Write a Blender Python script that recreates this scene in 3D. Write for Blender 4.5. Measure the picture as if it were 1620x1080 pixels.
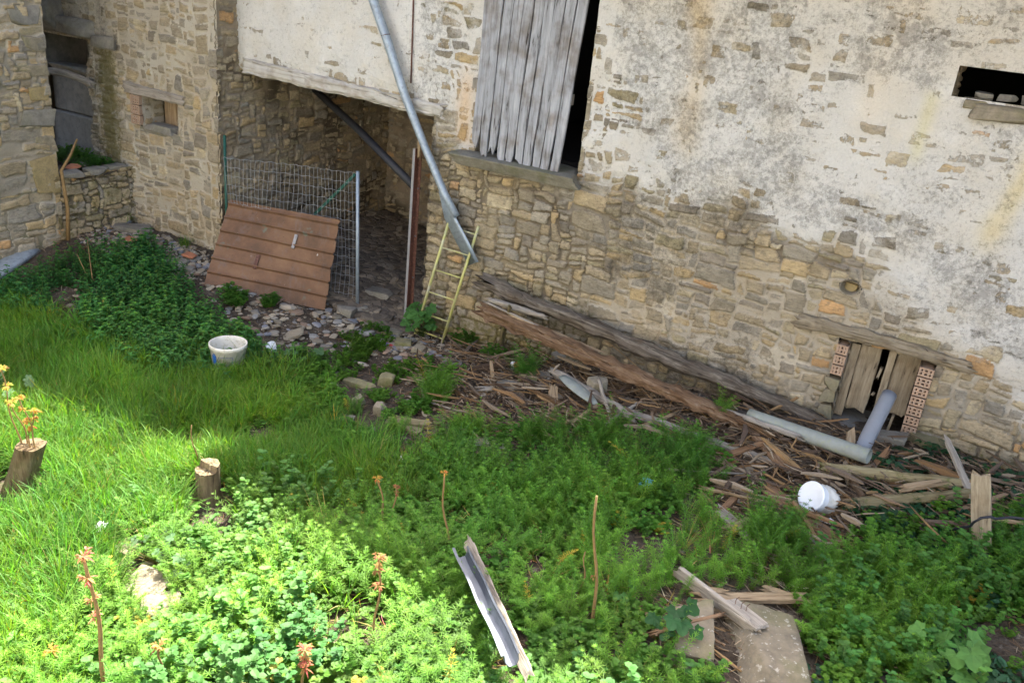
import bpy, math
import numpy as np
from mathutils import Matrix, Vector

# ------------------------------------------------------------------ camera, sky, sun
for o in list(bpy.data.objects): bpy.data.objects.remove(o)
scene = bpy.context.scene
COL = scene.collection
FPX = 1400.0
MC = np.array([[0.8605, 0.2717, -0.4310], [0.4998, -0.2868, 0.8172], [0.0984, -0.9187, -0.3827]])
_nad = np.array([-360, 3360, 1400.]); _nad /= np.linalg.norm(_nad)
_Z = -_nad
_L = np.array([-2790, -874, 1400.]); _L -= _L.dot(_Z) * _Z; _L /= np.linalg.norm(_L)
_X = -_L; _Y = np.cross(_Z, _X)
MC = np.array([_X, _Y, _Z])
CAM = np.array([0.0, -7.295, 3.6])
cam_d = bpy.data.cameras.new("camera"); cam = bpy.data.objects.new("camera", cam_d); COL.objects.link(cam)
cam_d.sensor_width = 36; cam_d.lens = 36 * FPX / 1620; cam_d.clip_end = 500; cam_d.clip_start = 0.05
R3 = np.column_stack([MC[:, 0], -MC[:, 1], -MC[:, 2]])
cam.matrix_world = Matrix([[*R3[0], CAM[0]], [*R3[1], CAM[1]], [*R3[2], CAM[2]], [0, 0, 0, 1]])
scene.camera = cam

SUN_EL = math.radians(57); SUN_AZ = math.radians(-12)      # azimuth from +Y (behind the barn), negative = to the left
w = bpy.data.worlds.new("World"); scene.world = w; w.use_nodes = True
nt = w.node_tree; nt.nodes.clear()
wo = nt.nodes.new('ShaderNodeOutputWorld'); bg = nt.nodes.new('ShaderNodeBackground'); sk = nt.nodes.new('ShaderNodeTexSky')
sk.sky_type = 'NISHITA'; sk.sun_disc = False; sk.sun_elevation = SUN_EL; sk.sun_rotation = SUN_AZ
sk.air_density = 1.0; sk.dust_density = 5.0; sk.ozone_density = 0.6
bg.inputs[1].default_value = 0.15
nt.links.new(sk.outputs[0], bg.inputs[0]); nt.links.new(bg.outputs[0], wo.inputs[0])
sl = bpy.data.lights.new("sun", 'SUN'); sl.energy = 5.0; sl.angle = math.radians(0.5); sl.color = (1, 0.95, 0.86)
so = bpy.data.objects.new("sun", sl); COL.objects.link(so)
sd = Vector((math.sin(SUN_AZ) * math.cos(SUN_EL), math.cos(SUN_AZ) * math.cos(SUN_EL), math.sin(SUN_EL)))
so.rotation_euler = sd.to_track_quat('Z', 'Y').to_euler()
so.location = (0, 0, 20)
scene.view_settings.view_transform = 'Standard'; scene.view_settings.look = 'None'
scene.view_settings.exposure = 2.5; scene.view_settings.gamma = 1; scene.view_settings.use_curve_mapping = False
scene.render.engine = 'CYCLES'
scene.render.resolution_x = 1024; scene.render.resolution_y = 682
scene.cycles.max_bounces = 8; scene.cycles.transparent_max_bounces = 8

# ------------------------------------------------------------------ numpy helpers
def hash2(ix, iy, seed):
    n = (ix.astype(np.int64) * 374761393 + iy.astype(np.int64) * 668265263 + seed * 1442695041) & 0x7fffffff
    n = ((n ^ (n >> 13)) * 1274126177) & 0x7fffffff
    n = (n ^ (n >> 16)) & 0xffffff
    return n / float(0xffffff)
def vnoise(x, y, seed=0):
    x = np.asarray(x, float); y = np.asarray(y, float)
    ix = np.floor(x); iy = np.floor(y); fx = x - ix; fy = y - iy
    fx = fx * fx * (3 - 2 * fx); fy = fy * fy * (3 - 2 * fy)
    a = hash2(ix, iy, seed); b = hash2(ix + 1, iy, seed); c = hash2(ix, iy + 1, seed); d = hash2(ix + 1, iy + 1, seed)
    return (a * (1 - fx) + b * fx) * (1 - fy) + (c * (1 - fx) + d * fx) * fy
def fbm(x, y, seed=0, oct=4, gain=0.5):           # roughly -1..1
    s = 0; a = 1; t = 0
    for k in range(oct):
        s = s + a * (vnoise(x * 2 ** k + 17.3 * k, y * 2 ** k - 9.1 * k, seed + k) * 2 - 1); t += a; a *= gain
    return s / t * 1.6
def sstep(a, b, x):
    t = np.clip((x - a) / (b - a), 0, 1); return t * t * (3 - 2 * t)

def ray(px, py): return MC @ np.array([(px - 810) / FPX, (py - 540) / FPX, 1.0])
def W(px, py, Y=0.0):                              # point on a plane parallel to the barn front
    r = ray(px, py); return CAM + (Y - CAM[1]) / r[1] * r
def S(px, py, X):                                  # point on a plane parallel to the side walls
    r = ray(px, py); return CAM + (X - CAM[0]) / r[0] * r
def gz(x, y):                                      # height of the ground
    x = np.asarray(x, float); y = np.asarray(y, float)
    zr = np.interp(x, [-5, -2.5, -0.8, 1, 4, 12], [0, .18, .36, .42, .55, .6])
    zl = np.interp(x, [-12, -9, -7.5, -6.3, -5.2], [.36, .33, .27, .09, 0]) * sstep(-3.0, -0.9, y)
    pile = 0.10 * np.exp(-((y + 0.75) / 0.55) ** 2) * sstep(-4.6, -3.2, x) * (1 - sstep(0.8, 2.5, x))
    n = 0.035 * fbm(x * 0.9, y * 0.9, 5, 3) + 0.012 * fbm(x * 4, y * 4, 9, 3)
    return zr + zl + pile + n
def G(px, py, dz=0.0):                             # point on the ground (plus dz)
    r = ray(px, py); z = 0.2
    for _ in range(12):
        p = CAM + (z - CAM[2]) / r[2] * r; z = 0.5 * z + 0.5 * (float(gz(p[0], p[1])) + dz)
    return CAM + (z - CAM[2]) / r[2] * r
def topix(P):
    q = (P - CAM) @ MC; return np.stack([810 + FPX * q[..., 0] / q[..., 2], 540 + FPX * q[..., 1] / q[..., 2]], -1)
def inpoly(pts, poly):
    x = pts[:, 0]; y = pts[:, 1]; ins = np.zeros(len(x), bool); n = len(poly)
    for i in range(n):
        x1, y1 = poly[i]; x2, y2 = poly[(i + 1) % n]
        if y1 == y2: continue
        c = ((y1 > y) != (y2 > y)) & (x < (x2 - x1) * (y - y1) / (y2 - y1) + x1); ins ^= c
    return ins

# ------------------------------------------------------------------ object helpers
def mesh_np(name, V, T, mat, parent=None, smooth=False, cols=None, attrs=None, world=None):
    """triangles or quads (T is n x 3 or n x 4) -> ONE mesh object"""
    V = np.ascontiguousarray(V, np.float32); T = np.ascontiguousarray(T, np.int32)
    k = T.shape[1]; me = bpy.data.meshes.new(name)
    me.vertices.add(len(V)); me.vertices.foreach_set('co', V.ravel())
    me.loops.add(T.size); me.loops.foreach_set('vertex_index', T.ravel())
    me.polygons.add(len(T)); me.polygons.foreach_set('loop_start', np.arange(0, T.size, k, dtype=np.int32))
    me.polygons.foreach_set('use_smooth', np.full(len(T), smooth, bool))
    me.update(calc_edges=True)
    for n_, c in (cols or {}).items():
        a = me.color_attributes.new(n_, 'FLOAT_COLOR', 'POINT')
        c4 = np.ones((len(V), 4), np.float32); c4[:, :3] = c; a.data.foreach_set('color', c4.ravel())
    for n_, v in (attrs or {}).items():
        a = me.attributes.new(n_, 'FLOAT', 'POINT'); a.data.foreach_set('value', np.ascontiguousarray(v, np.float32))
    me.materials.append(mat)
    o = bpy.data.objects.new(name, me); COL.objects.link(o)
    if world is not None: o.matrix_world = world
    if parent is not None: o.parent = parent
    return o
def tag(o, label=None, cat=None, group=None, kind=None):
    if label: o['label'] = label
    if cat: o['category'] = cat
    if group: o['group'] = group
    if kind: o['kind'] = kind
    return o
def empty(name, loc, label=None, cat=None, group=None):
    o = bpy.data.objects.new(name, None); COL.objects.link(o); o.location = Vector(loc); o.empty_display_size = .1
    bpy.context.view_layer.update()
    return tag(o, label, cat, group)
def adopt(child, parent):                          # keep world place while parenting
    child.parent = parent; child.matrix_parent_inverse = Matrix.Translation(-Vector(parent.location)); return child
def pymesh(name, verts, faces, mat, parent=None, smooth=False):
    me = bpy.data.meshes.new(name); me.from_pydata([tuple(map(float, v)) for v in verts], [], faces)
    me.materials.append(mat); me.validate()
    if smooth:
        for p in me.polygons: p.use_smooth = True
    o = bpy.data.objects.new(name, me); COL.objects.link(o)
    if parent is not None: adopt(o, parent)
    return o
class MB:
    def __init__(s): s.v = []; s.f = []
    def box(s, c, size, rot=None, bevel=0.0):
        c = np.array(c, float); h = np.array(size, float) / 2; b = len(s.v)
        R = np.eye(3) if rot is None else np.array(rot)
        if bevel <= 0:
            for x in (-1, 1):
                for y in (-1, 1):
                    for z in (-1, 1): s.v.append(c + R @ (h * np.array([x, y, z])))
            for q in ((0, 1, 3, 2), (4, 6, 7, 5), (0, 4, 5, 1), (2, 3, 7, 6), (0, 2, 6, 4), (1, 5, 7, 3)): s.f.append([b + i for i in q])
            return s
        idx = {}
        for x in (-1, 1):
            for y in (-1, 1):
                for z in (-1, 1):
                    for a in range(3):
                        p = h * np.array([x, y, z]); q = h - bevel
                        p = np.array([x, y, z]) * np.where(np.arange(3) == a, h, q)
                        idx[(x, y, z, a)] = len(s.v); s.v.append(c + R @ p)
        sg = (-1, 1)
        for a in range(3):
            o = [i for i in range(3) if i != a]
            for sa in sg:
                ring = []
                for (p, q) in ((-1, -1), (1, -1), (1, 1), (-1, 1)):
                    k = [0, 0, 0]; k[a] = sa; k[o[0]] = p; k[o[1]] = q; ring.append(idx[(*k, a)])
                s.f.append(ring)
            for p in sg:
                for q in sg:
                    k0 = [0, 0, 0]; k0[o[0]] = p; k0[o[1]] = q; k1 = list(k0); k0[a] = -1; k1[a] = 1
                    s.f.append([idx[(*k0, o[0])], idx[(*k1, o[0])], idx[(*k1, o[1])], idx[(*k0, o[1])]])
        for x in sg:
            for y in sg:
                for z in sg: s.f.append([idx[(x, y, z, 0)], idx[(x, y, z, 1)], idx[(x, y, z, 2)]])
        return s
    def tube(s, pts, r, n=8, cap=True):
        pts = [np.array(p, float) for p in pts]; rs = r if hasattr(r, '__len__') else [r] * len(pts)
        b = len(s.v); up = np.array([0.13, 0.21, 0.97])
        for i, p in enumerate(pts):
            t = pts[min(i + 1, len(pts) - 1)] - pts[max(i - 1, 0)]; t = t / (np.linalg.norm(t) + 1e-9)
            a = np.cross(t, up); 
            if np.linalg.norm(a) < .05: a = np.cross(t, [1, 0, 0])
            a /= np.linalg.norm(a); c = np.cross(t, a)
            for k in range(n):
                th = 2 * math.pi * k / n; s.v.append(p + rs[i] * (a * math.cos(th) + c * math.sin(th)))
        for i in range(len(pts) - 1):
            for k in range(n):
                k2 = (k + 1) % n; s.f.append([b + i * n + k, b + i * n + k2, b + (i + 1) * n + k2, b + (i + 1) * n + k])
        if cap:
            s.f.append([b + k for k in range(n)][::-1]); s.f.append([b + (len(pts) - 1) * n + k for k in range(n)])
        return s
    def build(s, name, mat, parent=None, smooth=False):
        return pymesh(name, s.v, s.f, mat, parent, smooth)

# ------------------------------------------------------------------ material helpers
class NT:
    def __init__(s, name):
        s.m = bpy.data.materials.new(name); s.m.use_nodes = True; s.t = s.m.node_tree; s.t.nodes.clear()
        s.out = s.t.nodes.new('ShaderNodeOutputMaterial')
    def n(s, ty, **kw):
        nd = s.t.nodes.new(ty)
        for k, v in kw.items(): setattr(nd, k, v)
        return nd
    def l(s, a, b): s.t.links.new(a, b)
    def val(s, nd, i, v):
        if hasattr(v, 'is_output') or isinstance(v, bpy.types.NodeSocket): s.l(v, nd.inputs[i])
        else: nd.inputs[i].default_value = v
    def math(s, op, a, b=0.0, c=None, clamp=False):
        nd = s.n('ShaderNodeMath', operation=op); nd.use_clamp = clamp
        s.val(nd, 0, a); s.val(nd, 1, b)
        if c is not None: s.val(nd, 2, c)
        return nd.outputs[0]
    def mix(s, f, a, b, mode='MIX'):
        nd = s.n('ShaderNodeMix', data_type='RGBA', blend_type=mode)
        s.val(nd, 0, f)
        for i, v in ((6, a), (7, b)):
            if isinstance(v, tuple) and len(v) == 3: v = (*v, 1)
            s.val(nd, i, v)
        return nd.outputs[2]
    def coord(s, kind='Object', scale=(1, 1, 1)):
        tc = s.n('ShaderNodeTexCoord'); mp = s.n('ShaderNodeMapping'); mp.inputs[3].default_value = scale
        s.l(tc.outputs[kind], mp.inputs[0]); return mp.outputs[0]
    def noise(s, vec, scale, detail=4, rough=.55, dist=0):
        nd = s.n('ShaderNodeTexNoise'); s.l(vec, nd.inputs['Vector']); nd.inputs['Scale'].default_value = scale
        nd.inputs['Detail'].default_value = detail; nd.inputs['Roughness'].default_value = rough; nd.inputs['Distortion'].default_value = dist
        return nd.outputs[0]
    def ramp(s, f, stops):
        nd = s.n('ShaderNodeValToRGB'); s.l(f, nd.inputs[0]); e = nd.color_ramp.elements
        while len(e) < len(stops): e.new(0.5)
        for k, (p, c) in enumerate(stops):
            e[k].position = p; e[k].color = (*c, 1) if len(c) == 3 else c
        return nd.outputs[0]
    def attr(s, name, out=0):
        nd = s.n('ShaderNodeAttribute', attribute_name=name); return nd.outputs[out]
    def sm(s, x, a, b):
        nd = s.n('ShaderNodeMapRange', interpolation_type='SMOOTHSTEP'); s.val(nd, 0, x)
        nd.inputs[1].default_value = a; nd.inputs[2].default_value = b; return nd.outputs[0]
    def pbr(s, col, rough=.8, metal=0, spec=.3, bump=None, bs=.5, bd=.01):
        p = s.n('ShaderNodeBsdfPrincipled'); s.val(p, 0, (*col, 1) if isinstance(col, tuple) else col)
        s.val(p, 'Roughness', rough); s.val(p, 'Metallic', metal); p.inputs['Specular IOR Level'].default_value = spec
        if bump is not None:
            b = s.n('ShaderNodeBump'); b.inputs['Strength'].default_value = bs; b.inputs['Distance'].default_value = bd
            s.l(bump, b.inputs['Height']); s.l(b.outputs[0], p.inputs['Normal'])
        s.l(p.outputs[0], s.out.inputs[0]); return p

def mat_wood(name, c1, c2, c3, crack=(.03, .022, .015), moss=0.0, sx=38, bs=.8):
    t = NT(name); v = t.coord('Object', (1, 1, .09)); v2 = t.coord('Object', (1, 1, 1))
    oi = t.n('ShaderNodeObjectInfo')
    g = t.noise(v, sx, 6, .65, .6); g2 = t.noise(v2, 5, 4); g3 = t.noise(v, sx * 3, 3, .6)
    base = t.ramp(g, [(.25, c1), (.5, c2), (.78, c3)])
    base = t.mix(t.sm(g2, .45, .75), base, t.mix(1.0, base, (.62, .55, .48), 'MULTIPLY'))
    base = t.mix(t.math('MULTIPLY', t.sm(g, .40, .30), .85), base, crack)
    if moss: base = t.mix(t.math('MULTIPLY', t.sm(t.noise(v2, 7, 5, .7), .5, .62), moss), base, (.07, .085, .02))
    hv = t.mix(.5, t.mix(1., base, (1, 1, 1), 'MIX'), base)
    br = t.math('MULTIPLY_ADD', oi.outputs['Random'], .35, .82)
    sc = t.n('ShaderNodeVectorMath', operation='SCALE'); t.l(base, sc.inputs[0]); t.l(br, sc.inputs['Scale'])
    h = t.math('ADD', g, t.math('MULTIPLY', g3, .35))
    t.pbr(sc.outputs[0], .88, spec=.15, bump=h, bs=bs, bd=.012); return t.m
def mat_rock(name, c1, c2, moss=0.3, spots=0.0):
    t = NT(name); v = t.coord('Object'); g = t.noise(v, 9, 8, .65); g2 = t.noise(v, 55, 5, .7); g3 = t.noise(v, 3.5, 4)
    base = t.ramp(g, [(.3, c1), (.7, c2)])
    base = t.mix(t.math('MULTIPLY', t.sm(g2, .52, .62), .35), base, (.12, .11, .09))
    if moss: base = t.mix(t.math('MULTIPLY', t.sm(g3, .5, .66), moss), base, (.10, .105, .03))
    if spots: base = t.mix(t.math('MULTIPLY', t.sm(t.noise(v, 30, 4, .6), .6, .66), spots), base, (.6, .58, .5))
    t.pbr(base, .92, spec=.2, bump=t.math('ADD', g, t.math('MULTIPLY', g2, .4)), bs=.6, bd=.012); return t.m
def mat_plain(name, col, rough=.6, metal=0, var=.25, scale=14, dirt=None, spec=.3, bs=.15):
    t = NT(name); v = t.coord('Object'); g = t.noise(v, scale, 6, .65); g2 = t.noise(v, scale * 3.1, 5, .7)
    d = tuple(c * (1 - var) for c in col); b = t.ramp(g, [(.3, d), (.7, col)])
    if dirt: b = t.mix(t.math('MULTIPLY', t.sm(g2, .5, .66), .75), b, dirt)
    t.pbr(b, rough, metal, spec, bump=g2, bs=bs, bd=.004); return t.m
def mat_leaf(name, tr=.45, rough=.55, vein=0.12):
    t = NT(name); c = t.attr('col'); v = t.coord('Object'); n_ = t.noise(v, 25, 3)
    k = t.math('MULTIPLY_ADD', n_, .5, .75)
    sc = t.n('ShaderNodeVectorMath', operation='SCALE'); t.l(c, sc.inputs[0]); t.l(k, sc.inputs['Scale'])
    p = t.pbr(sc.outputs[0], rough, spec=.2)
    tl = t.n('ShaderNodeBsdfTranslucent'); mx = t.n('ShaderNodeMixShader'); mx.inputs[0].default_value = tr
    br = t.mix(1., sc.outputs[0], (1.5, 1.5, .6), 'MULTIPLY'); t.l(br, tl.inputs[0])
    t.l(p.outputs[0], mx.inputs[1]); t.l(tl.outputs[0], mx.inputs[2]); t.l(mx.outputs[0], t.out.inputs[0]); return t.m
def mat_masonry():
    t = NT('rubble masonry'); v = t.coord('Object')
    sc = t.attr('stone'); fc = t.attr('fillcol'); fill = t.attr('fill', 2); dirt = t.attr('dirt', 2); moss = t.attr('moss', 2); dry = t.attr('dry', 2)
    fine = t.noise(v, 70, 6, .7); mid = t.noise(v, 16, 8, .68); big = t.noise(v, 2.2, 4, .55); grit = t.noise(v, 230, 3, .6)
    vs = t.coord('Object', (1, 1, 3.2)); bed = t.noise(vs, 22, 6, .7)
    # stone colour with bedding streaks and speckle
    k = t.math('MULTIPLY_ADD', bed, 1.3, .33); k = t.math('MULTIPLY', k, t.math('MULTIPLY_ADD', fine, .5, .75))
    s1 = t.n('ShaderNodeVectorMath', operation='SCALE'); t.l(sc, s1.inputs[0]); t.l(k, s1.inputs['Scale'])
    stone = t.mix(t.math('MULTIPLY', t.sm(mid, .52, .64), .5), s1.outputs[0], (.12, .105, .08))
    # filler
    k2 = t.math('MULTIPLY_ADD', fine, .35, .84)
    s2 = t.n('ShaderNodeVectorMath', operation='SCALE'); t.l(fc, s2.inputs[0]); t.l(k2, s2.inputs['Scale'])
    fl = t.mix(t.math('MULTIPLY', t.sm(big, .42, .68), .35), s2.outputs[0], t.mix(1., s2.outputs[0], (.93, .84, .68), 'MULTIPLY'))
    jag = t.math('MULTIPLY', t.math('SUBTRACT', mid, .5), .036); jag = t.math('ADD', jag, t.math('MULTIPLY', t.math('SUBTRACT', fine, .5), .018))
    m = t.sm(t.math('ADD', fill, jag), -.0012, .0016)
    wash = t.math('MULTIPLY', t.sm(t.math('ADD', fill, jag), -.016, .0), t.math('MULTIPLY_ADD', t.sm(big, .35, .65), .45, .12))
    base = t.mix(m, t.mix(wash, stone, fl), fl)
    # grey lichen / soot blotches with sharp ragged edges
    dn = t.math('ADD', t.math('MULTIPLY', t.noise(v, 5, 12, .80, .2), .55), t.math('MULTIPLY', t.noise(v, 24, 8, .80, .2), .45))
    th = t.math('SUBTRACT', t.math('ADD', dn, t.math('MULTIPLY', dirt, .30)), .66)
    dm = t.math('MULTIPLY', t.sm(th, -.01, .10), .68)
    base = t.mix(dm, base, t.mix(1., base, (.43, .43, .43), 'MULTIPLY'))
    sp = t.noise(v, 34, 10, .82); spm = t.math('MULTIPLY', t.sm(t.math('ADD', sp, t.math('MULTIPLY', dirt, .16)), .60, .68), .55)
    base = t.mix(spm, base, t.mix(1., base, (.50, .49, .47), 'MULTIPLY'))
    mm = t.math('MULTIPLY', t.sm(t.math('ADD', mid, t.math('MULTIPLY', moss, .5)), .62, .85), .75)
    base = t.mix(mm, base, (.115, .10, .028))
    # damp, dirty joints
    hgt = t.math('ADD', t.math('MULTIPLY', mid, .6), t.math('ADD', t.math('MULTIPLY', fine, .45), t.math('MULTIPLY', grit, .15)))
    hgt = t.math('ADD', hgt, t.math('MULTIPLY', m, .25))
    t.pbr(base, .94, spec=.12, bump=hgt, bs=.85, bd=.018); return t.m

M = {}
M['masonry'] = mat_masonry()
M['wood_grey'] = mat_wood('weathered grey wood', (.12, .105, .085), (.25, .22, .18), (.38, .34, .28))
M['wood_blue'] = mat_wood('sun bleached board', (.15, .147, .145), (.33, .335, .345), (.49, .49, .495), sx=30, bs=.9)
M['wood_dark'] = mat_wood('blackened log', (.028, .022, .017), (.11, .09, .068), (.27, .235, .185))
M['wood_brown'] = mat_wood('rotting brown wood', (.07, .038, .02), (.17, .10, .055), (.30, .20, .12))
M['wood_red'] = mat_wood('rotten red brown beam', (.07, .038, .02), (.18, .11, .062), (.33, .245, .165))
M['wood_tan'] = mat_wood('split tan wood', (.16, .105, .06), (.29, .21, .125), (.42, .33, .215))
M['wood_old'] = mat_wood('old dull boards', (.12, .095, .065), (.25, .205, .14), (.38, .33, .24))
M['wood_mossy'] = mat_wood('mossy timber', (.10, .08, .04), (.20, .165, .09), (.30, .26, .15), moss=.7)
M['wood_white'] = mat_wood('lime washed beam', (.22, .195, .16), (.47, .44, .385), (.60, .57, .51), sx=26)
M['stub'] = mat_wood('bark of cut stump', (.07, .055, .035), (.16, .125, .075), (.27, .22, .14), moss=.25)
M['rock_tan'] = mat_rock('sandstone tan', (.17, .145, .10), (.31, .265, .19), .35)
M['rock_grey'] = mat_rock('sandstone grey', (.13, .12, .10), (.27, .245, .20), .2)
M['rock_ochre'] = mat_rock('sandstone ochre', (.22, .17, .08), (.38, .29, .15), .25)
M['rock_moss'] = mat_rock('mossy stone', (.12, .11, .06), (.25, .22, .12), .8)
M['concrete'] = mat_rock('lichen spotted concrete slab', (.12, .10, .07), (.23, .19, .13), .35, .3)
M['render'] = mat_plain('bounce house render', (.58, .56, .52), .9, var=.12, scale=2)  # pale wall of the added house that throws sunlight back at the barn
M['cement'] = mat_plain('grey cement render', (.20, .19, .165), .9, var=.4, scale=6, dirt=(.10, .10, .095))
M['sillstone'] = mat_rock('sill slab', (.14, .13, .10), (.26, .24, .19), .35)
M['zinc'] = mat_plain('dull galvanised steel', (.36, .42, .47), .5, .35, var=.3, scale=9, dirt=(.22, .24, .25))
M['zinc_bright'] = mat_plain('bright zinc gutter', (.15, .165, .19), .42, .5, var=.3, scale=8)
M['wire'] = mat_plain('galvanised wire', (.40, .41, .41), .5, .3, var=.4, scale=20)
M['green'] = mat_plain('green painted steel', (.015, .085, .06), .5, .0, var=.35, scale=20)
M['brownsteel'] = mat_plain('brown painted steel', (.11, .045, .03), .6, .0, var=.35, scale=12, dirt=(.2, .1, .07))
M['greysteel'] = mat_plain('pale steel flange', (.28, .27, .27), .5, .2)
M['blackpipe'] = mat_plain('black pipe', (.030, .031, .036), .55)
M['pvc'] = mat_plain('grey plastic pipe', (.23, .245, .27), .45, var=.12, scale=7)
M['pvc_moss'] = mat_plain('algae stained plastic pipe', (.27, .29, .26), .55, var=.3, scale=8, dirt=(.25, .27, .18))
M['white'] = mat_plain('dirty white plastic', (.62, .60, .54), .5, var=.15, scale=12, dirt=(.42, .38, .28))
M['whiteclean'] = mat_plain('white plastic', (.75, .77, .78), .45, var=.08)
M['bluelabel'] = mat_plain('blue print', (.03, .12, .42), .5)
M['blue'] = mat_plain('pale blue plastic', (.12, .42, .55), .45)
M['red'] = mat_plain('red print', (.45, .05, .05), .5)
M['violet'] = mat_plain('violet print', (.35, .3, .55), .5)
M['terracotta'] = mat_plain('terracotta', (.42, .17, .09), .85, var=.3)
M['brick'] = mat_plain('pale hollow brick', (.40, .265, .175), .9, var=.25, scale=20, dirt=(.36, .32, .27))
M['brickred'] = mat_plain('red hollow brick', (.42, .20, .13), .9, var=.25, scale=20)
M['dark'] = mat_plain('interior shade colour', (.03, .028, .026), .95)  # near-black colour standing in for the shade inside rooms
M['rubber'] = mat_plain('black cable', (.02, .022, .03), .5)
M['leaf'] = mat_leaf('leaf')
M['leafshiny'] = mat_leaf('glossy leaf', .3, .38)
M['stem'] = mat_plain('brown stem', (.24, .15, .06), .8, var=.35, scale=40)
M['greenstem'] = mat_plain('green stem', (.09, .16, .04), .7, var=.35, scale=40)
def mat_rust():
    t = NT('rusty painted sheet'); v = t.coord('Object'); a = t.noise(v, 3.2, 8, .65); b = t.noise(v, 26, 6, .7); c = t.noise(t.coord('Object', (1, 1, .2)), 9, 5, .7)
    base = t.ramp(a, [(.25, (.08, .052, .035)), (.5, (.16, .088, .050)), (.75, (.23, .135, .075))])
    base = t.mix(t.math('MULTIPLY', t.sm(c, .52, .7), .55), base, (.16, .12, .10))
    base = t.mix(t.math('MULTIPLY', t.sm(b, .6, .68), .5), base, (.07, .04, .03))
    base = t.mix(t.math('MULTIPLY', t.sm(t.noise(v, 4.3, 3, .5), .66, .72), .6), base, (.13, .19, .15)); base = t.mix(t.math('MULTIPLY', t.sm(t.noise(t.coord('Object', (1, 1, .3)), 30, 2, .4), .76, .79), .8), base, (.5, .48, .44))
    t.pbr(base, .75, .1, .3, bump=b, bs=.25, bd=.004); return t.m
M['rust'] = mat_rust()
def mat_soil():
    t = NT('soil with litter'); v = t.coord('Object'); a = t.noise(v, 3, 8, .65); b = t.noise(v, 40, 8, .75); c = t.noise(v, 14, 5, .6)
    base = t.ramp(a, [(.3, (.045, .034, .024)), (.55, (.095, .075, .055)), (.8, (.155, .125, .095))])
    base = t.mix(t.sm(b, .52, .6), base, (.05, .037, .026)); base = t.mix(t.math('MULTIPLY', t.sm(c, .6, .66), .5), base, (.26, .23, .19))
    t.pbr(base, .95, spec=.1, bump=t.math('ADD', b, c), bs=.9, bd=.02); return t.m
M['soil'] = mat_soil()
t_ = NT('roof tiles'); v_ = t_.coord('Object'); wv = t_.n('ShaderNodeTexWave', wave_type='BANDS', bands_direction='X'); t_.l(v_, wv.inputs[0]); wv.inputs['Scale'].default_value = 2.2
t_.pbr(t_.ramp(t_.noise(v_, 8, 5), [(.3, (.22, .10, .06)), (.7, (.38, .2, .12))]), .9, bump=wv.outputs[1], bs=1, bd=.05); M['roof'] = t_.m

# ------------------------------------------------------------------ rubble masonry sheets
PAL = np.array([(.32, .255, .155), (.28, .23, .15), (.25, .225, .175), (.215, .20, .17), (.36, .27, .14), (.25, .215, .155), (.34, .29, .19), (.19, .165, .13), (.42, .25, .11), (.39, .33, .22), (.26, .225, .135)])
def pack(w, h, cu, cv, rng, wr, hr, big=None):
    nU = int(math.ceil(w / cu)) + 2; nV = int(math.ceil(h / cv)) + 2
    ids = np.full((nV, nU), -1, int); R = []
    for j in range(nV):
        i = 0
        while i < nU:
            if ids[j, i] >= 0: i += 1; continue
            a, b = wr; c, d = hr
            if big is not None and big(i * cu, j * cv): a, b, c, d = 6, 12, 3, 6
            q_ = rng.uniform()
            if q_ < .13: a, b, c, d = b, int(b * 1.5), d, d + 2
            elif q_ > .80: a, b, c, d = 2, 4, 1, 2
            bw = int(rng.integers(a, b + 1)); bh = int(rng.integers(c, d + 1))
            if bw < 4: bh = min(bh, 3)
            e = i
            while e < nU and ids[j, e] < 0 and e - i < bw: e += 1
            if 0 < nU - e and e < nU and ids[j, e] < 0:
                run = e
                while run < nU and ids[j, run] < 0 and run - e < 2: run += 1
                if run - e < 2: e = run
            f = min(j + bh, nV)
            ids[j:f, i:e] = len(R); R.append((i * cu, e * cu, j * cv, f * cv)); i = e
    return ids, np.array(R, float)
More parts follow.
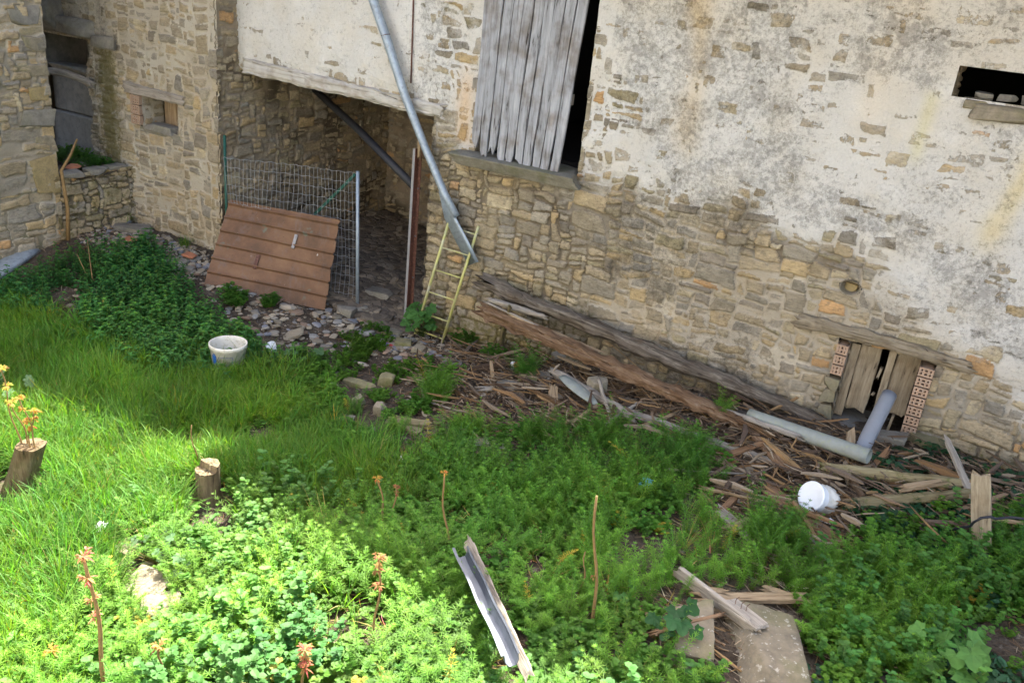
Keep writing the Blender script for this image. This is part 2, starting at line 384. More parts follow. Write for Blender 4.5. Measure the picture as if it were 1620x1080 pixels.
def masonry(name, O, U, V, N, w, h, seed, level, res=.0105, wr=(4, 10), hr=(2, 4), cu=.030, cv=.027, hole=None, colmul=None,
            dirt=None, moss=None, tint=None, big=None, parent=None, warp=.030, relief=1.15, palp=None):
    rng = np.random.default_rng(seed); O = np.array(O, float); U = np.array(U, float); V = np.array(V, float); N = np.array(N, float)
    nu = int(round(w / res)) + 1; nv = int(round(h / res)) + 1
    u, v = np.meshgrid(np.linspace(0, w, nu), np.linspace(0, h, nv)); u = u.ravel(); v = v.ravel()
    ids, R = pack(w + .2, h + .2, cu, cv, rng, wr, hr, big)
    wu = u + warp * fbm(u * 3.6, v * 4.2, seed, 4) + .009 * fbm(u * 13, v * 13, seed + 9, 3) + .08
    wv = v + warp * 1.0 * fbm(u * 2.7 + 50, v * 3.6, seed + 3, 4) + .008 * fbm(u * 12 + 9, v * 14, seed + 11, 3) + .08
    ci = np.clip((wu / cu).astype(int), 0, ids.shape[1] - 1); cj = np.clip((wv / cv).astype(int), 0, ids.shape[0] - 1)
    I = ids[cj, ci]; r = R[I]; n = len(R)
    cx = (r[:, 0] + r[:, 1]) / 2; cy = (r[:, 2] + r[:, 3]) / 2; lx = wu - cx; ly = wv - cy
    tl = rng.uniform(0, .42, (n, 4)) * (rng.uniform(0, 1, (n, 4)) < .6) ; ht = (R[:, 3] - R[:, 2]) / 2; wd = (R[:, 1] - R[:, 0]) / 2
    sg = rng.choice([-1, 1], (n, 4)); gap = rng.uniform(.0005, .004, n)
    d1 = lx + wd[I] - tl[I, 0] * (ht[I] + sg[I, 0] * ly); d2 = wd[I] - lx - tl[I, 1] * (ht[I] + sg[I, 1] * ly)
    d3 = ly + ht[I] - tl[I, 2] * .35 * (wd[I] + sg[I, 2] * lx); d4 = ht[I] - ly - tl[I, 3] * .35 * (wd[I] + sg[I, 3] * lx)
    k = 230.0
    d = -np.log(np.exp(-k * d1) + np.exp(-k * d2) + np.exp(-k * d3) + np.exp(-k * d4)) / k - gap[I]
    p = np.clip(d / .011, 0, 1); dome = 1 - (1 - p) ** 2.4
    hb = rng.uniform(-.011, .013, n) * relief; ta = rng.uniform(-.10, .10, (n, 2))
    hs = hb[I] + (dome - 1) * .024 + ta[I, 0] * lx * .5 + ta[I, 1] * ly + .0050 * fbm(u * 11, v * 22, seed + 5, 5, .65)
    hs = np.where(d < 0, -.06, hs)
    X_ = O[0] + U[0] * u + V[0] * v; Y_ = O[1] + U[1] * u + V[1] * v; Z_ = O[2] + U[2] * u + V[2] * v
    lev, fcol = level(X_, Y_, Z_, u, v)
    lev = lev + .0035 * fbm(u * 11, v * 11, seed + 21, 4, .6) + .006 * fbm(u * 2.5, v * 2.5, seed + 25, 3)
    H = np.maximum(hs, lev)
    P = O + u[:, None] * U + v[:, None] * V + H[:, None] * N
    pi = rng.choice(len(PAL), n, p=palp if palp is not None else [.15, .15, .13, .10, .08, .12, .10, .05, .02, .05, .05])
    sc = PAL[pi] * np.array([1.08, 1.06, 1.03]) * rng.uniform(.85, 1.13, (n, 1)); sc = (sc * .8 + np.array([.30, .25, .17]) * .2)[I] * (1 + .20 * fbm(u * 9, v * 13, seed + 31, 3))[:, None]
    if colmul is not None: sc = sc * colmul(X_, Y_, Z_)[:, None]
    if tint is not None:
        tw, tc = tint(X_, Y_, Z_); sc = sc * (1 - tw[:, None]) + tc * tw[:, None]; fcol = fcol * (1 - tw[:, None] * .8) + tc * tw[:, None] * 1.25 * .8
    dr = dirt(X_, Y_, Z_) if dirt is not None else np.zeros(len(u)); mo = moss(X_, Y_, Z_) if moss is not None else np.zeros(len(u))
    idx = np.arange(nu * nv).reshape(nv, nu)
    q = np.stack([idx[:-1, :-1], idx[:-1, 1:], idx[1:, 1:], idx[1:, :-1]], -1).reshape(-1, 4)
    if hole is not None:
        c = P[q].mean(1); q = q[~hole(c[:, 0], c[:, 1], c[:, 2])]
    if np.dot(np.cross(U, V), N) < 0: q = q[:, ::-1]
    o = mesh_np(name, P, q, M['masonry'], None, True, cols={'stone': sc, 'fillcol': fcol}, attrs={'fill': lev - hs, 'dirt': dr, 'moss': mo, 'dry': np.zeros(len(u))})
    if parent is not None: adopt(o, parent)
    return o
PLASTER = np.array((.55, .53, .485)); MORTAR = np.array((.37, .325, .25)); MUD = np.array((.10, .08, .055)); GREYM = np.array((.25, .22, .17))
def blend(a, b, t): return a[None, :] * (1 - t[:, None]) + b[None, :] * t[:, None]

# ------------------------------------------------------------------ generic natural shapes
def frame(p0, p1, roll=0.0):
    p0 = Vector(p0); p1 = Vector(p1); z = (p1 - p0).normalized(); x = Vector((0, 0, 1)).cross(z)
    if x.length < .05: x = Vector((1, 0, 0))
    x.normalize(); y = z.cross(x); m = Matrix((x, y, z)).transposed() @ Matrix.Rotation(roll, 3, 'Z')
    return Matrix.Translation(p0) @ m.to_4x4(), (p1 - p0).length
_seed = [100]
def wood(name, p0, p1, w=.05, t=None, mat='wood_brown', e0=.06, e1=.06, bend=0.0, taper=.85, rough=.12, roll=0.0, label=None, cat=None, group=None, sq=None, n=None, parent=None, knots=0):
    """log (t None) or plank (t given) along local Z, broken ends"""
    _seed[0] += 1; rng = np.random.default_rng(_seed[0]); mw, L = frame(p0, p1, roll)
    plank = t is not None; t = w if t is None else t
    n = n or (24 if not plank else 22); m = max(6, min(60, int(L / max(.025, w * .25))))
    th = np.arange(n) * 2 * math.pi / n; ex = (.28 if plank else 1.0) if sq is None else sq
    cx = np.sign(np.cos(th)) * np.abs(np.cos(th)) ** ex; cy = np.sign(np.sin(th)) * np.abs(np.sin(th)) ** ex
    V = []; ph = rng.uniform(0, 99, 3); bd = rng.uniform(-math.pi, math.pi) if bend < 0 else math.pi / 2
    for i in range(m + 1):
        s = i / m; sc = 1 - (1 - taper) * s
        a = np.full(n, s * 9 + ph[0]); nz = fbm(th / 1.3 + ph[1], a * L, _seed[0], 3); 
        lon = fbm(th * 3.1 + ph[2], np.full(n, s * L * .9), _seed[0] + 7, 4, .7)
        rr = 1 + rough * nz + rough * .9 * lon
        x = cx * w / 2 * sc * rr; y = cy * t / 2 * sc * (rr if not plank else 1 + rough * .8 * nz)
        off = abs(bend) * math.sin(math.pi * s) ; wob = .02 * L * fbm(np.array([s * 2.2 + ph[0]]), np.array([3.3]), _seed[0])[0] * (0 if plank else 1)
        z = np.full(n, s * L)
        j = fbm(th * 3 + ph[1], np.zeros(n), _seed[0] + 3, 3) + rng.uniform(-.5, .5, n)
        if i == 0: z = z - j * e0
        if i == m: z = z + j * e1
        V.append(np.stack([x + off * math.cos(bd) + wob, y + off * math.sin(bd), z], 1))
    V.append(np.array([[0, 0, 0]])); V.append(np.array([[0, 0, L]])); V = np.concatenate(V)
    V[-2, :2] = V[:n, :2].mean(0); V[-1, :2] = V[m * n:(m + 1) * n, :2].mean(0)
    F = []
    for i in range(m):
        for k in range(n):
            k2 = (k + 1) % n; F.append([i * n + k, i * n + k2, (i + 1) * n + k2, (i + 1) * n + k])
    c0 = (m + 1) * n; c1 = c0 + 1
    for k in range(n):
        k2 = (k + 1) % n; F.append([c0, k2, k]); F.append([c1, m * n + k, m * n + k2])
    me = bpy.data.meshes.new(name); me.from_pydata([tuple(map(float, v)) for v in V], [], F); me.materials.append(M[mat])
    for i, p in enumerate(me.polygons): p.use_smooth = (not plank) and i < m * n
    o = bpy.data.objects.new(name, me); COL.objects.link(o); o.matrix_world = mw
    if parent is not None: adopt(o, parent)
    return tag(o, label, cat, group)

def ico(sub):
    ph = (1 + 5 ** .5) / 2
    v = [(-1, ph, 0), (1, ph, 0), (-1, -ph, 0), (1, -ph, 0), (0, -1, ph), (0, 1, ph), (0, -1, -ph), (0, 1, -ph), (ph, 0, -1), (ph, 0, 1), (-ph, 0, -1), (-ph, 0, 1)]
    f = [(0, 11, 5), (0, 5, 1), (0, 1, 7), (0, 7, 10), (0, 10, 11), (1, 5, 9), (5, 11, 4), (11, 10, 2), (10, 7, 6), (7, 1, 8), (3, 9, 4), (3, 4, 2), (3, 2, 6), (3, 6, 8), (3, 8, 9), (4, 9, 5), (2, 4, 11), (6, 2, 10), (8, 6, 7), (9, 8, 1)]
    v = [np.array(a) / np.linalg.norm(a) for a in v]
    for _ in range(sub):
        c = {}; nf = []
        def mid(a, b):
            k = (min(a, b), max(a, b))
            if k not in c: q = v[a] + v[b]; v.append(q / np.linalg.norm(q)); c[k] = len(v) - 1
            return c[k]
        for a, b, d in f:
            x, y, z = mid(a, b), mid(b, d), mid(d, a); nf += [(a, x, z), (b, y, x), (d, z, y), (x, y, z)]
        f = nf
    return np.array(v), np.array(f)
ICO = {k: ico(k) for k in (1, 2, 4)}
def rock_verts(size, seed, sub=4, planes=9, soft=26, boxy=1.0, nz=.03):
    rng = np.random.default_rng(seed); D, F = ICO[sub]
    N = rng.normal(size=(planes, 3)); N /= np.linalg.norm(N, axis=1)[:, None]; d = rng.uniform(.78, 1.1, planes)
    N = np.concatenate([N, np.array([(1, 0, 0), (-1, 0, 0), (0, 1, 0), (0, -1, 0), (0, 0, 1), (0, 0, -1)]) + rng.normal(scale=.13, size=(6, 3))])
    N /= np.linalg.norm(N, axis=1)[:, None]; d = np.concatenate([d, rng.uniform(.62, .78, 6) * boxy])
    q = np.maximum(D @ N.T, 1e-3) / d; r = 1 / (np.sum(q ** soft, 1) ** (1 / soft))
    r = r * (1 + nz * fbm(D[:, 0] * 3 + seed, D[:, 1] * 3 + D[:, 2] * 2.3, seed, 4, .6))
    P = D * r[:, None]; P = P / (np.abs(P).max(0)) * np.array(size) / 2
    return P, F
def rock(name, c, size, rz=0.0, mat='rock_tan', seed=None, tilt=(0, 0), label=None, cat='stone', group=None, parent=None, soft=26, nz=.03, planes=9, sink=.35):
    _seed[0] += 1; seed = seed or _seed[0]; P, F = rock_verts(size, seed, soft=soft, nz=nz, planes=planes)
    c = Vector(c); c.z += size[2] * (.5 - sink)
    mw = Matrix.Translation(c) @ Matrix.Rotation(rz, 4, 'Z') @ Matrix.Rotation(tilt[0], 4, 'X') @ Matrix.Rotation(tilt[1], 4, 'Y')
    o = mesh_np(name, P, F, M[mat], None, True, world=mw)
    try: o.data.set_sharp_from_angle(angle=math.radians(38))
    except Exception: pass
    if parent is not None: adopt(o, parent)
    return tag(o, label, cat, group)

# ------------------------------------------------------------------ ground
gx = np.concatenate([np.array([-150, -60, -30, -18]), np.arange(-12.5, 3.6, .028), np.array([4.5, 7, 12, 30, 60, 150])])
gy = np.concatenate([np.array([-150, -60, -25, -12]), np.arange(-7.5, 3.0, .028), np.array([3.6, 6, 12, 30, 60, 150])])
GX, GY = np.meshgrid(gx, gy); x = GX.ravel(); y = GY.ravel()
z = gz(x, y) + .012 * fbm(x * 12, y * 12, 77, 3) * (np.abs(x) < 13) + .008 * fbm(x * 31, y * 31, 78, 2)
far = sstep(13, 30, np.hypot(x, y)); z = z * (1 - far) - .1 * far
idx = np.arange(len(x)).reshape(len(gy), len(gx)); q = np.stack([idx[:-1, :-1], idx[:-1, 1:], idx[1:, 1:], idx[1:, :-1]], -1).reshape(-1, 4)
ground = mesh_np('ground', np.stack([x, y, z], 1), q, M['soil'], None, True); tag(ground, kind='structure')

# ------------------------------------------------------------------ the barn
barn = empty('stone_barn', (-2.5, 0, 0), 'old rubble stone barn with flaking pale plaster, a grey hay door and a dark passage', 'building')
DOOR = (-4.475, -3.36, 2.0, 4.0); WIN = (-.50, .42, 3.10, 3.31); LOW = (-.735, -.19, .40, 1.09); TOPZ = 4.42
def zb(X): return np.interp(X, [-7.6, -6.5, -4.95, -4.6, -3.2, -2.4, -1.7, -1.1, -.6, .03, .5, 2.4], [2.35, 2.35, 2.3, 2.12, 1.97, 1.98, 2.0, 1.86, 1.74, 1.50, 1.10, .9])
def lev_main(X, Y, Z, u, v):
    n = fbm(X * 2.1, Z * 2.6, 301, 5, .6); n2 = fbm(X * 5.5, Z * 6.5, 305, 4)
    t = sstep(-.26, .26, Z - zb(X) + .20 * n + .05 * n2); tc_ = sstep(-.30, .12, Z - zb(X) + .20 * n + .05 * n2)
    qd = (1 - sstep(.08, .26, np.abs(X + 3.22) + .05 * n)) * (Z > 1.9)           # quoins right of the door
    ql = (1 - sstep(.16, .30, np.abs(X + 4.72) + .06 * n)) * (Z > 2.0)           # quoins left of the door
    pl = np.clip(.0092 + .0055 * n + .003 * n2, -.001, .02)
    pl = pl - .011 * qd - .009 * ql - .004 * sstep(.25, .7, -n) + .003 * sstep(-2.3, -1.5, X) + .0035 * (X < -5.2)
    dry = sstep(-.3, .1, (1.93 - Z)) * (1 - sstep(-3.3, -2.7, X + .25 * n)) * (X > -5.1)
    dry2 = (1 - sstep(.35, .6, np.hypot((X + 1.35) / 1.5, (Z - 1.72) / .22)))
    dry3 = 1 - sstep(.05, .25, Z - .55 - .05 * X + .1 * n)
    dry = np.clip(dry + dry2 * .8 + .5 * dry3, 0, 1)
    mo = -.0170 + .006 * n + .003 * n2; mo = mo * (1 - dry) + (-.034) * dry
    ws = sstep(.15, .55, fbm(X * 1.7 + 3, Z * 2.1, 333, 4, .6)) * (1 - dry) * sstep(-3.0, -2.2, X) * (1 - t)
    lev = mo * (1 - t) + pl * t + .014 * ws
    fc = blend(MORTAR, GREYM, sstep(-.2, .5, fbm(X * 1.3, Z * 1.7, 411, 3)) * .8)
    fc = fc * (1 - dry[:, None] * .8) + MUD * dry[:, None] * .8
    pc = PLASTER * (1 + .05 * n2[:, None]); fc = fc * (1 - ws[:, None]) + np.array((.46, .40, .30)) * ws[:, None]; fc = fc * (1 - tc_[:, None]) + pc * tc_[:, None]
    return lev, fc
def dirt_main(X, Y, Z):
    n = fbm(X * 1.1, Z * 1.4, 501, 4)
    d = .42 + .50 * n * (X > -3.2) + .16 * (X < -5.4) + .30 * np.exp(-((Z - zb(X) - .28) / .28) ** 2) * sstep(-3.1, -1.5, X) + .22 * np.exp(-((X + 5.0) / .25) ** 2)
    return np.clip(d * (1 - .35 * (X < -5.4)), -.25, .68)
def moss_main(X, Y, Z): return np.clip(.95 - (Z - .35 - .06 * X) / .35, 0, 1) * .55 * (.4 + .6 * sstep(-1.2, -.2, X) + .3 * (X < -3.5)) + .25 * (Z < .9) * (X < -3) 
def tint_main(X, Y, Z):
    n = fbm(X * 4, Z * 2, 611, 4)
    a = np.exp(-((X + 2.42 + .05 * n + .04 * (Z - 3)) / .12) ** 2) * sstep(2.2, 2.5, Z) * (.62 + .3 * n)
    b = np.exp(-((X - .13 - .25 * (Z - 2.75) + .04 * n) / .09) ** 2) * sstep(1.95, 2.2, Z) * (1 - sstep(2.95, 3.1, Z)) * (.8 + .3 * n)
    b2 = np.exp(-((X + .62 + .03 * n) / .06) ** 2) * sstep(2.5, 2.7, Z) * (1 - sstep(3.05, 3.15, Z)) * .5
    c = np.exp(-((X + 1.0 + .03 * n - .1 * (Z - 3)) / .13) ** 2) * sstep(2.5, 2.9, Z) * .22
    d = np.exp(-((X + 4.62) / .10) ** 2) * sstep(2.0, 2.1, Z) * (1 - sstep(2.5, 2.9, Z)) * .65
    e = sstep(-.6, .4, n) * .5 * np.exp(-((X + 4.2) / 1.0) ** 2 - ((Z - 1.3) / .8) ** 2)
    T = np.stack([a, b, b2, c, d, e], 1).clip(0, 1); w_ = T.max(1)
    cols = np.array([(.40, .30, .16), (.46, .36, .13), (.44, .40, .16), (.55, .42, .24), (.48, .28, .10), (.36, .30, .19)])
    tc = (T @ cols) / (T.sum(1)[:, None] + 1e-6); return w_ * .9, tc
RZ = .14                                                        # radius of the pot hole
def hole_main(x, y, z):
    a = (x < -4.96) & (z < 2.33); b = (x > DOOR[0]) & (x < DOOR[1]) & (z > DOOR[2] - .05) & (z < DOOR[3])
    c = (x > WIN[0]) & (x < WIN[1]) & (z > WIN[2]) & (z < WIN[3]); d = (x > LOW[0] - .095) & (x < LOW[1] + .117) & (z > LOW[2] - .10) & (z < LOW[3] + .02)
    e = ((x + .845) / .085) ** 2 + ((z - 1.545) / .062) ** 2 < 1
    return a | b | c | d | e
masonry('wall', (-7.60, 0, -.15), (1, 0, 0), (0, 0, 1), (0, -1, 0), 9.9, TOPZ + .15, 11, lev_main, hole=hole_main, dirt=dirt_main, moss=moss_main, tint=tint_main, parent=barn,
        big=lambda u, v: False)
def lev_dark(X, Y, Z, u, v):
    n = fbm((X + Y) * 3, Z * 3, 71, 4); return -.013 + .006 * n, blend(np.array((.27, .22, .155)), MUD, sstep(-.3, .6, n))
def lev_fac(X, Y, Z, u, v):
    n = fbm(X * 2.3, Z * 2.6, 81, 4); top = sstep(2.1, 2.6, Z + .2 * n)
    return -.013 + .005 * n + .009 * top, blend(MORTAR * 1.05, np.array((.42, .38, .30)), sstep(-.3, .5, n))
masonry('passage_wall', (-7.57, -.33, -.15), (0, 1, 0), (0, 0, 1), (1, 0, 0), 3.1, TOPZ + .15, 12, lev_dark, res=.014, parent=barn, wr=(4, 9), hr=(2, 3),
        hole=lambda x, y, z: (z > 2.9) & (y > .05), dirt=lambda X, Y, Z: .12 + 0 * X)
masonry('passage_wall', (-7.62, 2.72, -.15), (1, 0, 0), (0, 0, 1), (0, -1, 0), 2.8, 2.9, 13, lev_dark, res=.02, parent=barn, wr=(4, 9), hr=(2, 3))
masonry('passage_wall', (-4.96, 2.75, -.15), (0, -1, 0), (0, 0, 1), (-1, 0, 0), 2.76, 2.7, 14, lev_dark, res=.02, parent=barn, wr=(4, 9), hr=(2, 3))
FWIN = (-8.80, -8.22, 1.53, 1.90); NICHE = (-10.55, -9.72, .95, 2.38)
def hole_fac(x, y, z):
    return ((x > FWIN[0] - .17) & (x < FWIN[1]) & (z > FWIN[2]) & (z < FWIN[3])) | ((x > NICHE[0]) & (x < NICHE[1] + .05 * np.sin(z * 9)) & (z > NICHE[2]) & (z < NICHE[3]))
def moss_fac(X, Y, Z): return .75 * np.exp(-((X + 9.38) / .22) ** 2) * sstep(.5, .9, Z) * (1 - sstep(2.2, 2.5, Z)) + .2 * (Z < .5)
def dirt_fac(X, Y, Z): return .16 + .5 * np.exp(-((X + 9.42) / .22) ** 2) * (Z > .7) + .35 * (X < -9.6) 
masonry('wall', (-10.9, -.32, 0), (1, 0, 0), (0, 0, 1), (0, -1, 0), 3.345, TOPZ, 21, lev_fac, parent=barn, hole=hole_fac, wr=(4, 9), hr=(2, 4), big=lambda u, v: u > 3.0, moss=moss_fac, dirt=dirt_fac,
        palp=[.17, .17, .15, .12, .03, .13, .10, .05, .00, .05, .03])

# inside of the barn: floors, partitions and back coloured near-black to paint in the rooms' shade
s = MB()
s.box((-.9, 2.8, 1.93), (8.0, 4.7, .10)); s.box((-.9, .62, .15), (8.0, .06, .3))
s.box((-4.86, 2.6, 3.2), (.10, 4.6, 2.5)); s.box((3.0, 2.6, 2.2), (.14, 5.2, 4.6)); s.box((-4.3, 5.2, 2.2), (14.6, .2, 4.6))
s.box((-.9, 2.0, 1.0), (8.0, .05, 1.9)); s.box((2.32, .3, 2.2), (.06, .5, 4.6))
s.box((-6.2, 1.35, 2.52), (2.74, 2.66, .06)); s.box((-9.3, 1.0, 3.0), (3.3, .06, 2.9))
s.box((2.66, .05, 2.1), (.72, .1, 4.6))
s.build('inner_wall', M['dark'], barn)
for yy in (.25, .62, 1.0, 1.5, 2.1):
    wood('ceiling_joist', (-7.6, yy, 2.43), (-4.9, yy, 2.40), .13, .12, 'wood_brown', parent=barn)
# roof, out of view; its eave line is skewed to shape the yard shadow
def roof(x0, x1, y0, y1, z0, z1, rz_):
    rf = MB(); rf.v = [(x0, y0, z0), (x1, y1, z1), (x1, 2.6, rz_), (x0, 2.6, rz_), (x1, 5.9, 4.4), (x0, 5.9, 4.4)]
    rf.v += [(a, b, c + .12) for a, b, c in rf.v]
    rf.f = [(0, 1, 2, 3), (3, 2, 4, 5), (6, 9, 8, 7), (9, 11, 10, 8), (0, 6, 7, 1), (5, 4, 10, 11), (0, 3, 9, 6), (3, 5, 11, 9), (1, 7, 8, 2), (2, 8, 10, 4)]
    rf.build('roof', M['roof'], barn)
roof(-11.6, -4.95, -2.0, -.45, 4.30, 4.34, 5.6); roof(-4.95, 3.6, -.9, -2.3, 4.36, 4.55, 5.68)
for x_ in (3.08, -11.2):
    gb = MB(); gb.v = [(x_, -.3, 4.3), (x_, 5.2, 4.3), (x_, 2.6, 5.5), (x_ - .1, -.3, 4.3), (x_ - .1, 5.2, 4.3), (x_ - .1, 2.6, 5.5)]; gb.f = [(0, 1, 2), (3, 5, 4), (0, 3, 4, 1), (1, 4, 5, 2), (2, 5, 3, 0)]; gb.build('gable', M['rock_tan'], barn)
gb = MB(); gb.box((-11.15, 2.4, 2.2), (.1, 5.6, 4.3)); gb.build('side_wall', M['rock_tan'], barn)

# whitewashed lintel over the passage
wood('lintel', (-7.50, .045, 2.385), (-4.84, .045, 2.295), .17, .165, 'wood_white', e0=.05, e1=.05, rough=.20, parent=barn, sq=.5, n=28)
# the hay door
def hay_door():
    mb = MB(); rng = np.random.default_rng(5)
    xt = np.linspace(-4.455, -3.405, 11); xb = np.linspace(-4.45, -3.50, 11); zbt = [2.12, 2.03, 2.06, 2.00, 2.01, 1.97, 1.94, 1.90, 1.93, 1.90]
    cur = [0.0]
    for i in range(10):
        zs = np.linspace(4.0, zbt[i] + .0, 22); b = len(mb.v); yo = -.05 + rng.uniform(-.006, .006); yb = yo - .055 - rng.uniform(0, .01)
        for j, z_ in enumerate(zs):
            f = (4.0 - z_) / (4.0 - 2.0); xl = xt[i] + (xb[i] - xt[i]) * f + .005; xr = xt[i + 1] + (xb[i + 1] - xt[i + 1]) * f - .0035
            wv = .004 * math.sin(z_ * 5 + i); low = sstep(2.5, 1.95, z_); xl += wv + .012 * low * rng.uniform(0, 1); xr += wv - .012 * low * rng.uniform(0, 1)
            yy = yo + (yb - yo) * f + .004 * math.sin(z_ * 3 + i * 2); xm1 = xl + (xr - xl) * .33; xm2 = xl + (xr - xl) * .68
            jag = rng.uniform(-.07, .05, 4) if j == 21 else np.zeros(4)
            for k, xx in enumerate((xl, xm1, xm2, xr)):
                cup = .003 * (1 if k in (0, 3) else -1)
                mb.v.append((xx, yy - .012 + cup, z_ + jag[k])); mb.v.append((xx, yy + .014, z_ + jag[k]))
        for j in range(21):
            a = b + j * 8; c = a + 8
            for k in range(3):
                mb.f.append([a + 2 * k, c + 2 * k, c + 2 * k + 2, a + 2 * k + 2]); mb.f.append([a + 2 * k + 1, a + 2 * k + 3, c + 2 * k + 3, c + 2 * k + 1])
            mb.f.append([a, a + 1, c + 1, c]); mb.f.append([a + 6, c + 6, c + 7, a + 7])
        e = b + 21 * 8
        for k in range(3): mb.f.append([e + 2 * k, e + 2 * k + 1, e + 2 * k + 3, e + 2 * k + 2])
    d = mb.build('door', M['wood_blue'], barn)
    r = MB(); r.box((-4.0, -.035, 2.62), (1.04, .04, .09)); adopt_rail = r.build('rail', M['wood_grey']); adopt_rail.parent = d
hay_door()
rock('sill', (-3.98, -.02, 1.93), (1.42, .42, .15), 0, 'sillstone', 31, (0, 0), cat=None, parent=barn, soft=40, planes=3, sink=.5)
masonry('door_jamb', (-4.475, 0, 1.95), (0, 1, 0), (0, 0, 1), (1, 0, 0), .5, 2.05, 15, lev_fac, res=.02, parent=barn)
s = MB(); s.box((-3.34, .28, 3.0), (.04, .55, 2.1)); s.box((-4.0, .28, 4.06), (1.3, .55, .1)); s.build('door_jamb', M['rock_tan'], barn)
# right window
masonry('window_jamb', (WIN[0], 0, WIN[2] - .04), (0, 1, 0), (0, 0, 1), (1, 0, 0), .5, .3, 16, lambda X, Y, Z, u, v: (-.012 + 0 * X, blend(MORTAR, MORTAR, 0 * X)), res=.012, parent=barn, tint=lambda X, Y, Z: (.6 + 0 * X, np.tile(np.array([[.36, .27, .15]]), (len(X), 1))))
rock('window_sill', (-.08, .12, 3.03), (.62, .42, .13), .03, 'rock_tan', 33, cat=None, parent=barn, sink=.5)
rock('window_sill', (-.33, .10, 3.06), (.20, .3, .09), .1, 'rock_tan', 34, cat=None, parent=barn, sink=.5)
for i, (a, b, c) in enumerate(((-.30, .12, .13), (-.14, .13, .11), (0.02, .10, .15), (.16, .09, .13))):
    rock('loose_stone', (a, b, 3.10), (c, .12, .05 + .01 * i), i, 'rock_grey', 40 + i, label=['small grey stone at the left end of the dark window sill', 'grey stone second from the left on the dark window sill', 'broad grey stone in the middle of the dark window sill', 'pale grey stone at the right of the dark window sill'][i], group='stones on the window sill', sink=.1)
s = MB(); s.box((-.04, .28, 3.37), (1.1, .5, .08)); s.box((.46, .28, 3.2), (.06, .55, .4)); s.build('window_head', M['rock_tan'], barn)
# lower opening: lintel log, hollow bricks, boards, sill
wood('lintel', W(1262, 505, -.02), W(1535, 582, -.02), .10, .12, 'wood_old', e0=.05, e1=.08, rough=.34, taper=.8, sq=.8, parent=barn, bend=.02)
def brick_stack(x0, x1, z0, z1, n, holes, y=-.045, mat='brick', parent=barn, d=.24, nm='brick_jamb'):
    h = (z1 - z0) / n
    for i in range(n):
        mb = MB(); zc = z0 + h * (i + .5); H = h - .012; Wd = x1 - x0; nx, nz = holes; t = .017
        # front grid of webs in front of a dark core
        mb.box(((x0 + x1) / 2, y + d / 2 + .06, zc), (Wd - .004, d - .12, H - .004))
        xs = np.linspace(x0, x1, nx + 1); zs = np.linspace(zc - H / 2, zc + H / 2, nz + 1)
        for q in xs: mb.box((min(max(q, x0 + t / 2), x1 - t / 2), y + .06, zc), (t, .12, H))
        for q in zs:
            for k in range(nx):
                mb.box(((xs[k] + xs[k + 1]) / 2, y + .061, min(max(q, zc - H / 2 + t * .4), zc + H / 2 - t * .4)), ((xs[k + 1] - xs[k]) - t + .002, .1185, t * .8))
        b_ = mb.build(nm, M[mat], parent)
for_l = (-.845, -.735); brick_stack(for_l[0] + .02, for_l[1], .80, 1.075, 3, (3, 2))
brick_stack(LOW[1] + .004, LOW[1] + .115, .47, 1.07, 7, (3, 2))
masonry('brick_jamb', (LOW[0] + .001, -.02, .35), (0, 1, 0), (0, 0, 1), (1, 0, 0), .4, .76, 17, lev_fac, res=.012, parent=barn)
for k, z_ in enumerate((.46, .60, .72)): rock('jamb_stone', (-.795, .07, z_), (.15, .24, .128), 0, 'rock_tan', 60 + k, cat=None, parent=barn, sink=.5, soft=60, planes=1)
s = MB(); s.box((-.46, .16, .33), (.74, .5, .12)); s.build('sill', M['cement'], barn)
bd = MB().build('hatch', M['wood_brown'], barn) if False else None
def hatch():
    h = empty('hatch', (-.46, .2, .42)); h.parent = None; adopt(h, barn)
    for (x0, x1, z0, z1, yy) in ((-.735, -.665, .43, 1.06, .10), (-.66, -.50, .50, 1.07, .12), (-.50, -.445, .82, .91, .125), (-.50, -.455, .66, .68, .125), (-.44, -.385, .40, 1.08, .11), (-.38, -.20, .55, 1.08, .14), (-.37, -.20, .40, .54, .15)):
        o = wood('board', ((x0 + x1) / 2, yy, z0), ((x0 + x1) / 2 + .01, yy, z1), x1 - x0, .022, 'wood_old', e0=.02, e1=.005, rough=.08, taper=1, roll=math.pi / 2 if False else 0)
        o.parent = h; o.matrix_parent_inverse = Matrix.Translation(-Vector((-.46, .2, .42)))
    return h
hatch()
for x_ in (-.75, LOW[1] + .09): s = MB(); s.box((x_, .32, .75), (.03, .4, .8)); s.build('jamb_back', M['rock_tan'], barn)
# pot in the round hole
pt = MB()
prof = [(.075, -.005), (.082, -.012), (.085, .0), (.074, .01), (.068, .05), (.060, .09), (.0, .10)]
for i, (r_, dy) in enumerate(prof):
    for k in range(20): pt.v.append((-.845 + r_ * math.cos(k * math.pi / 10), dy - .0, 1.545 + r_ * .75 * math.sin(k * math.pi / 10)))
for i in range(len(prof) - 1):
    for k in range(20): pt.f.append([i * 20 + k, i * 20 + (k + 1) % 20, (i + 1) * 20 + (k + 1) % 20, (i + 1) * 20 + k])
pt.build('pipe_hole', M['rock_tan'], barn)
rock('jamb_stone', (-.845, .085, 1.525), (.12, .06, .07), 0, 'rock_ochre', 66, cat=None, parent=barn, sink=.5)

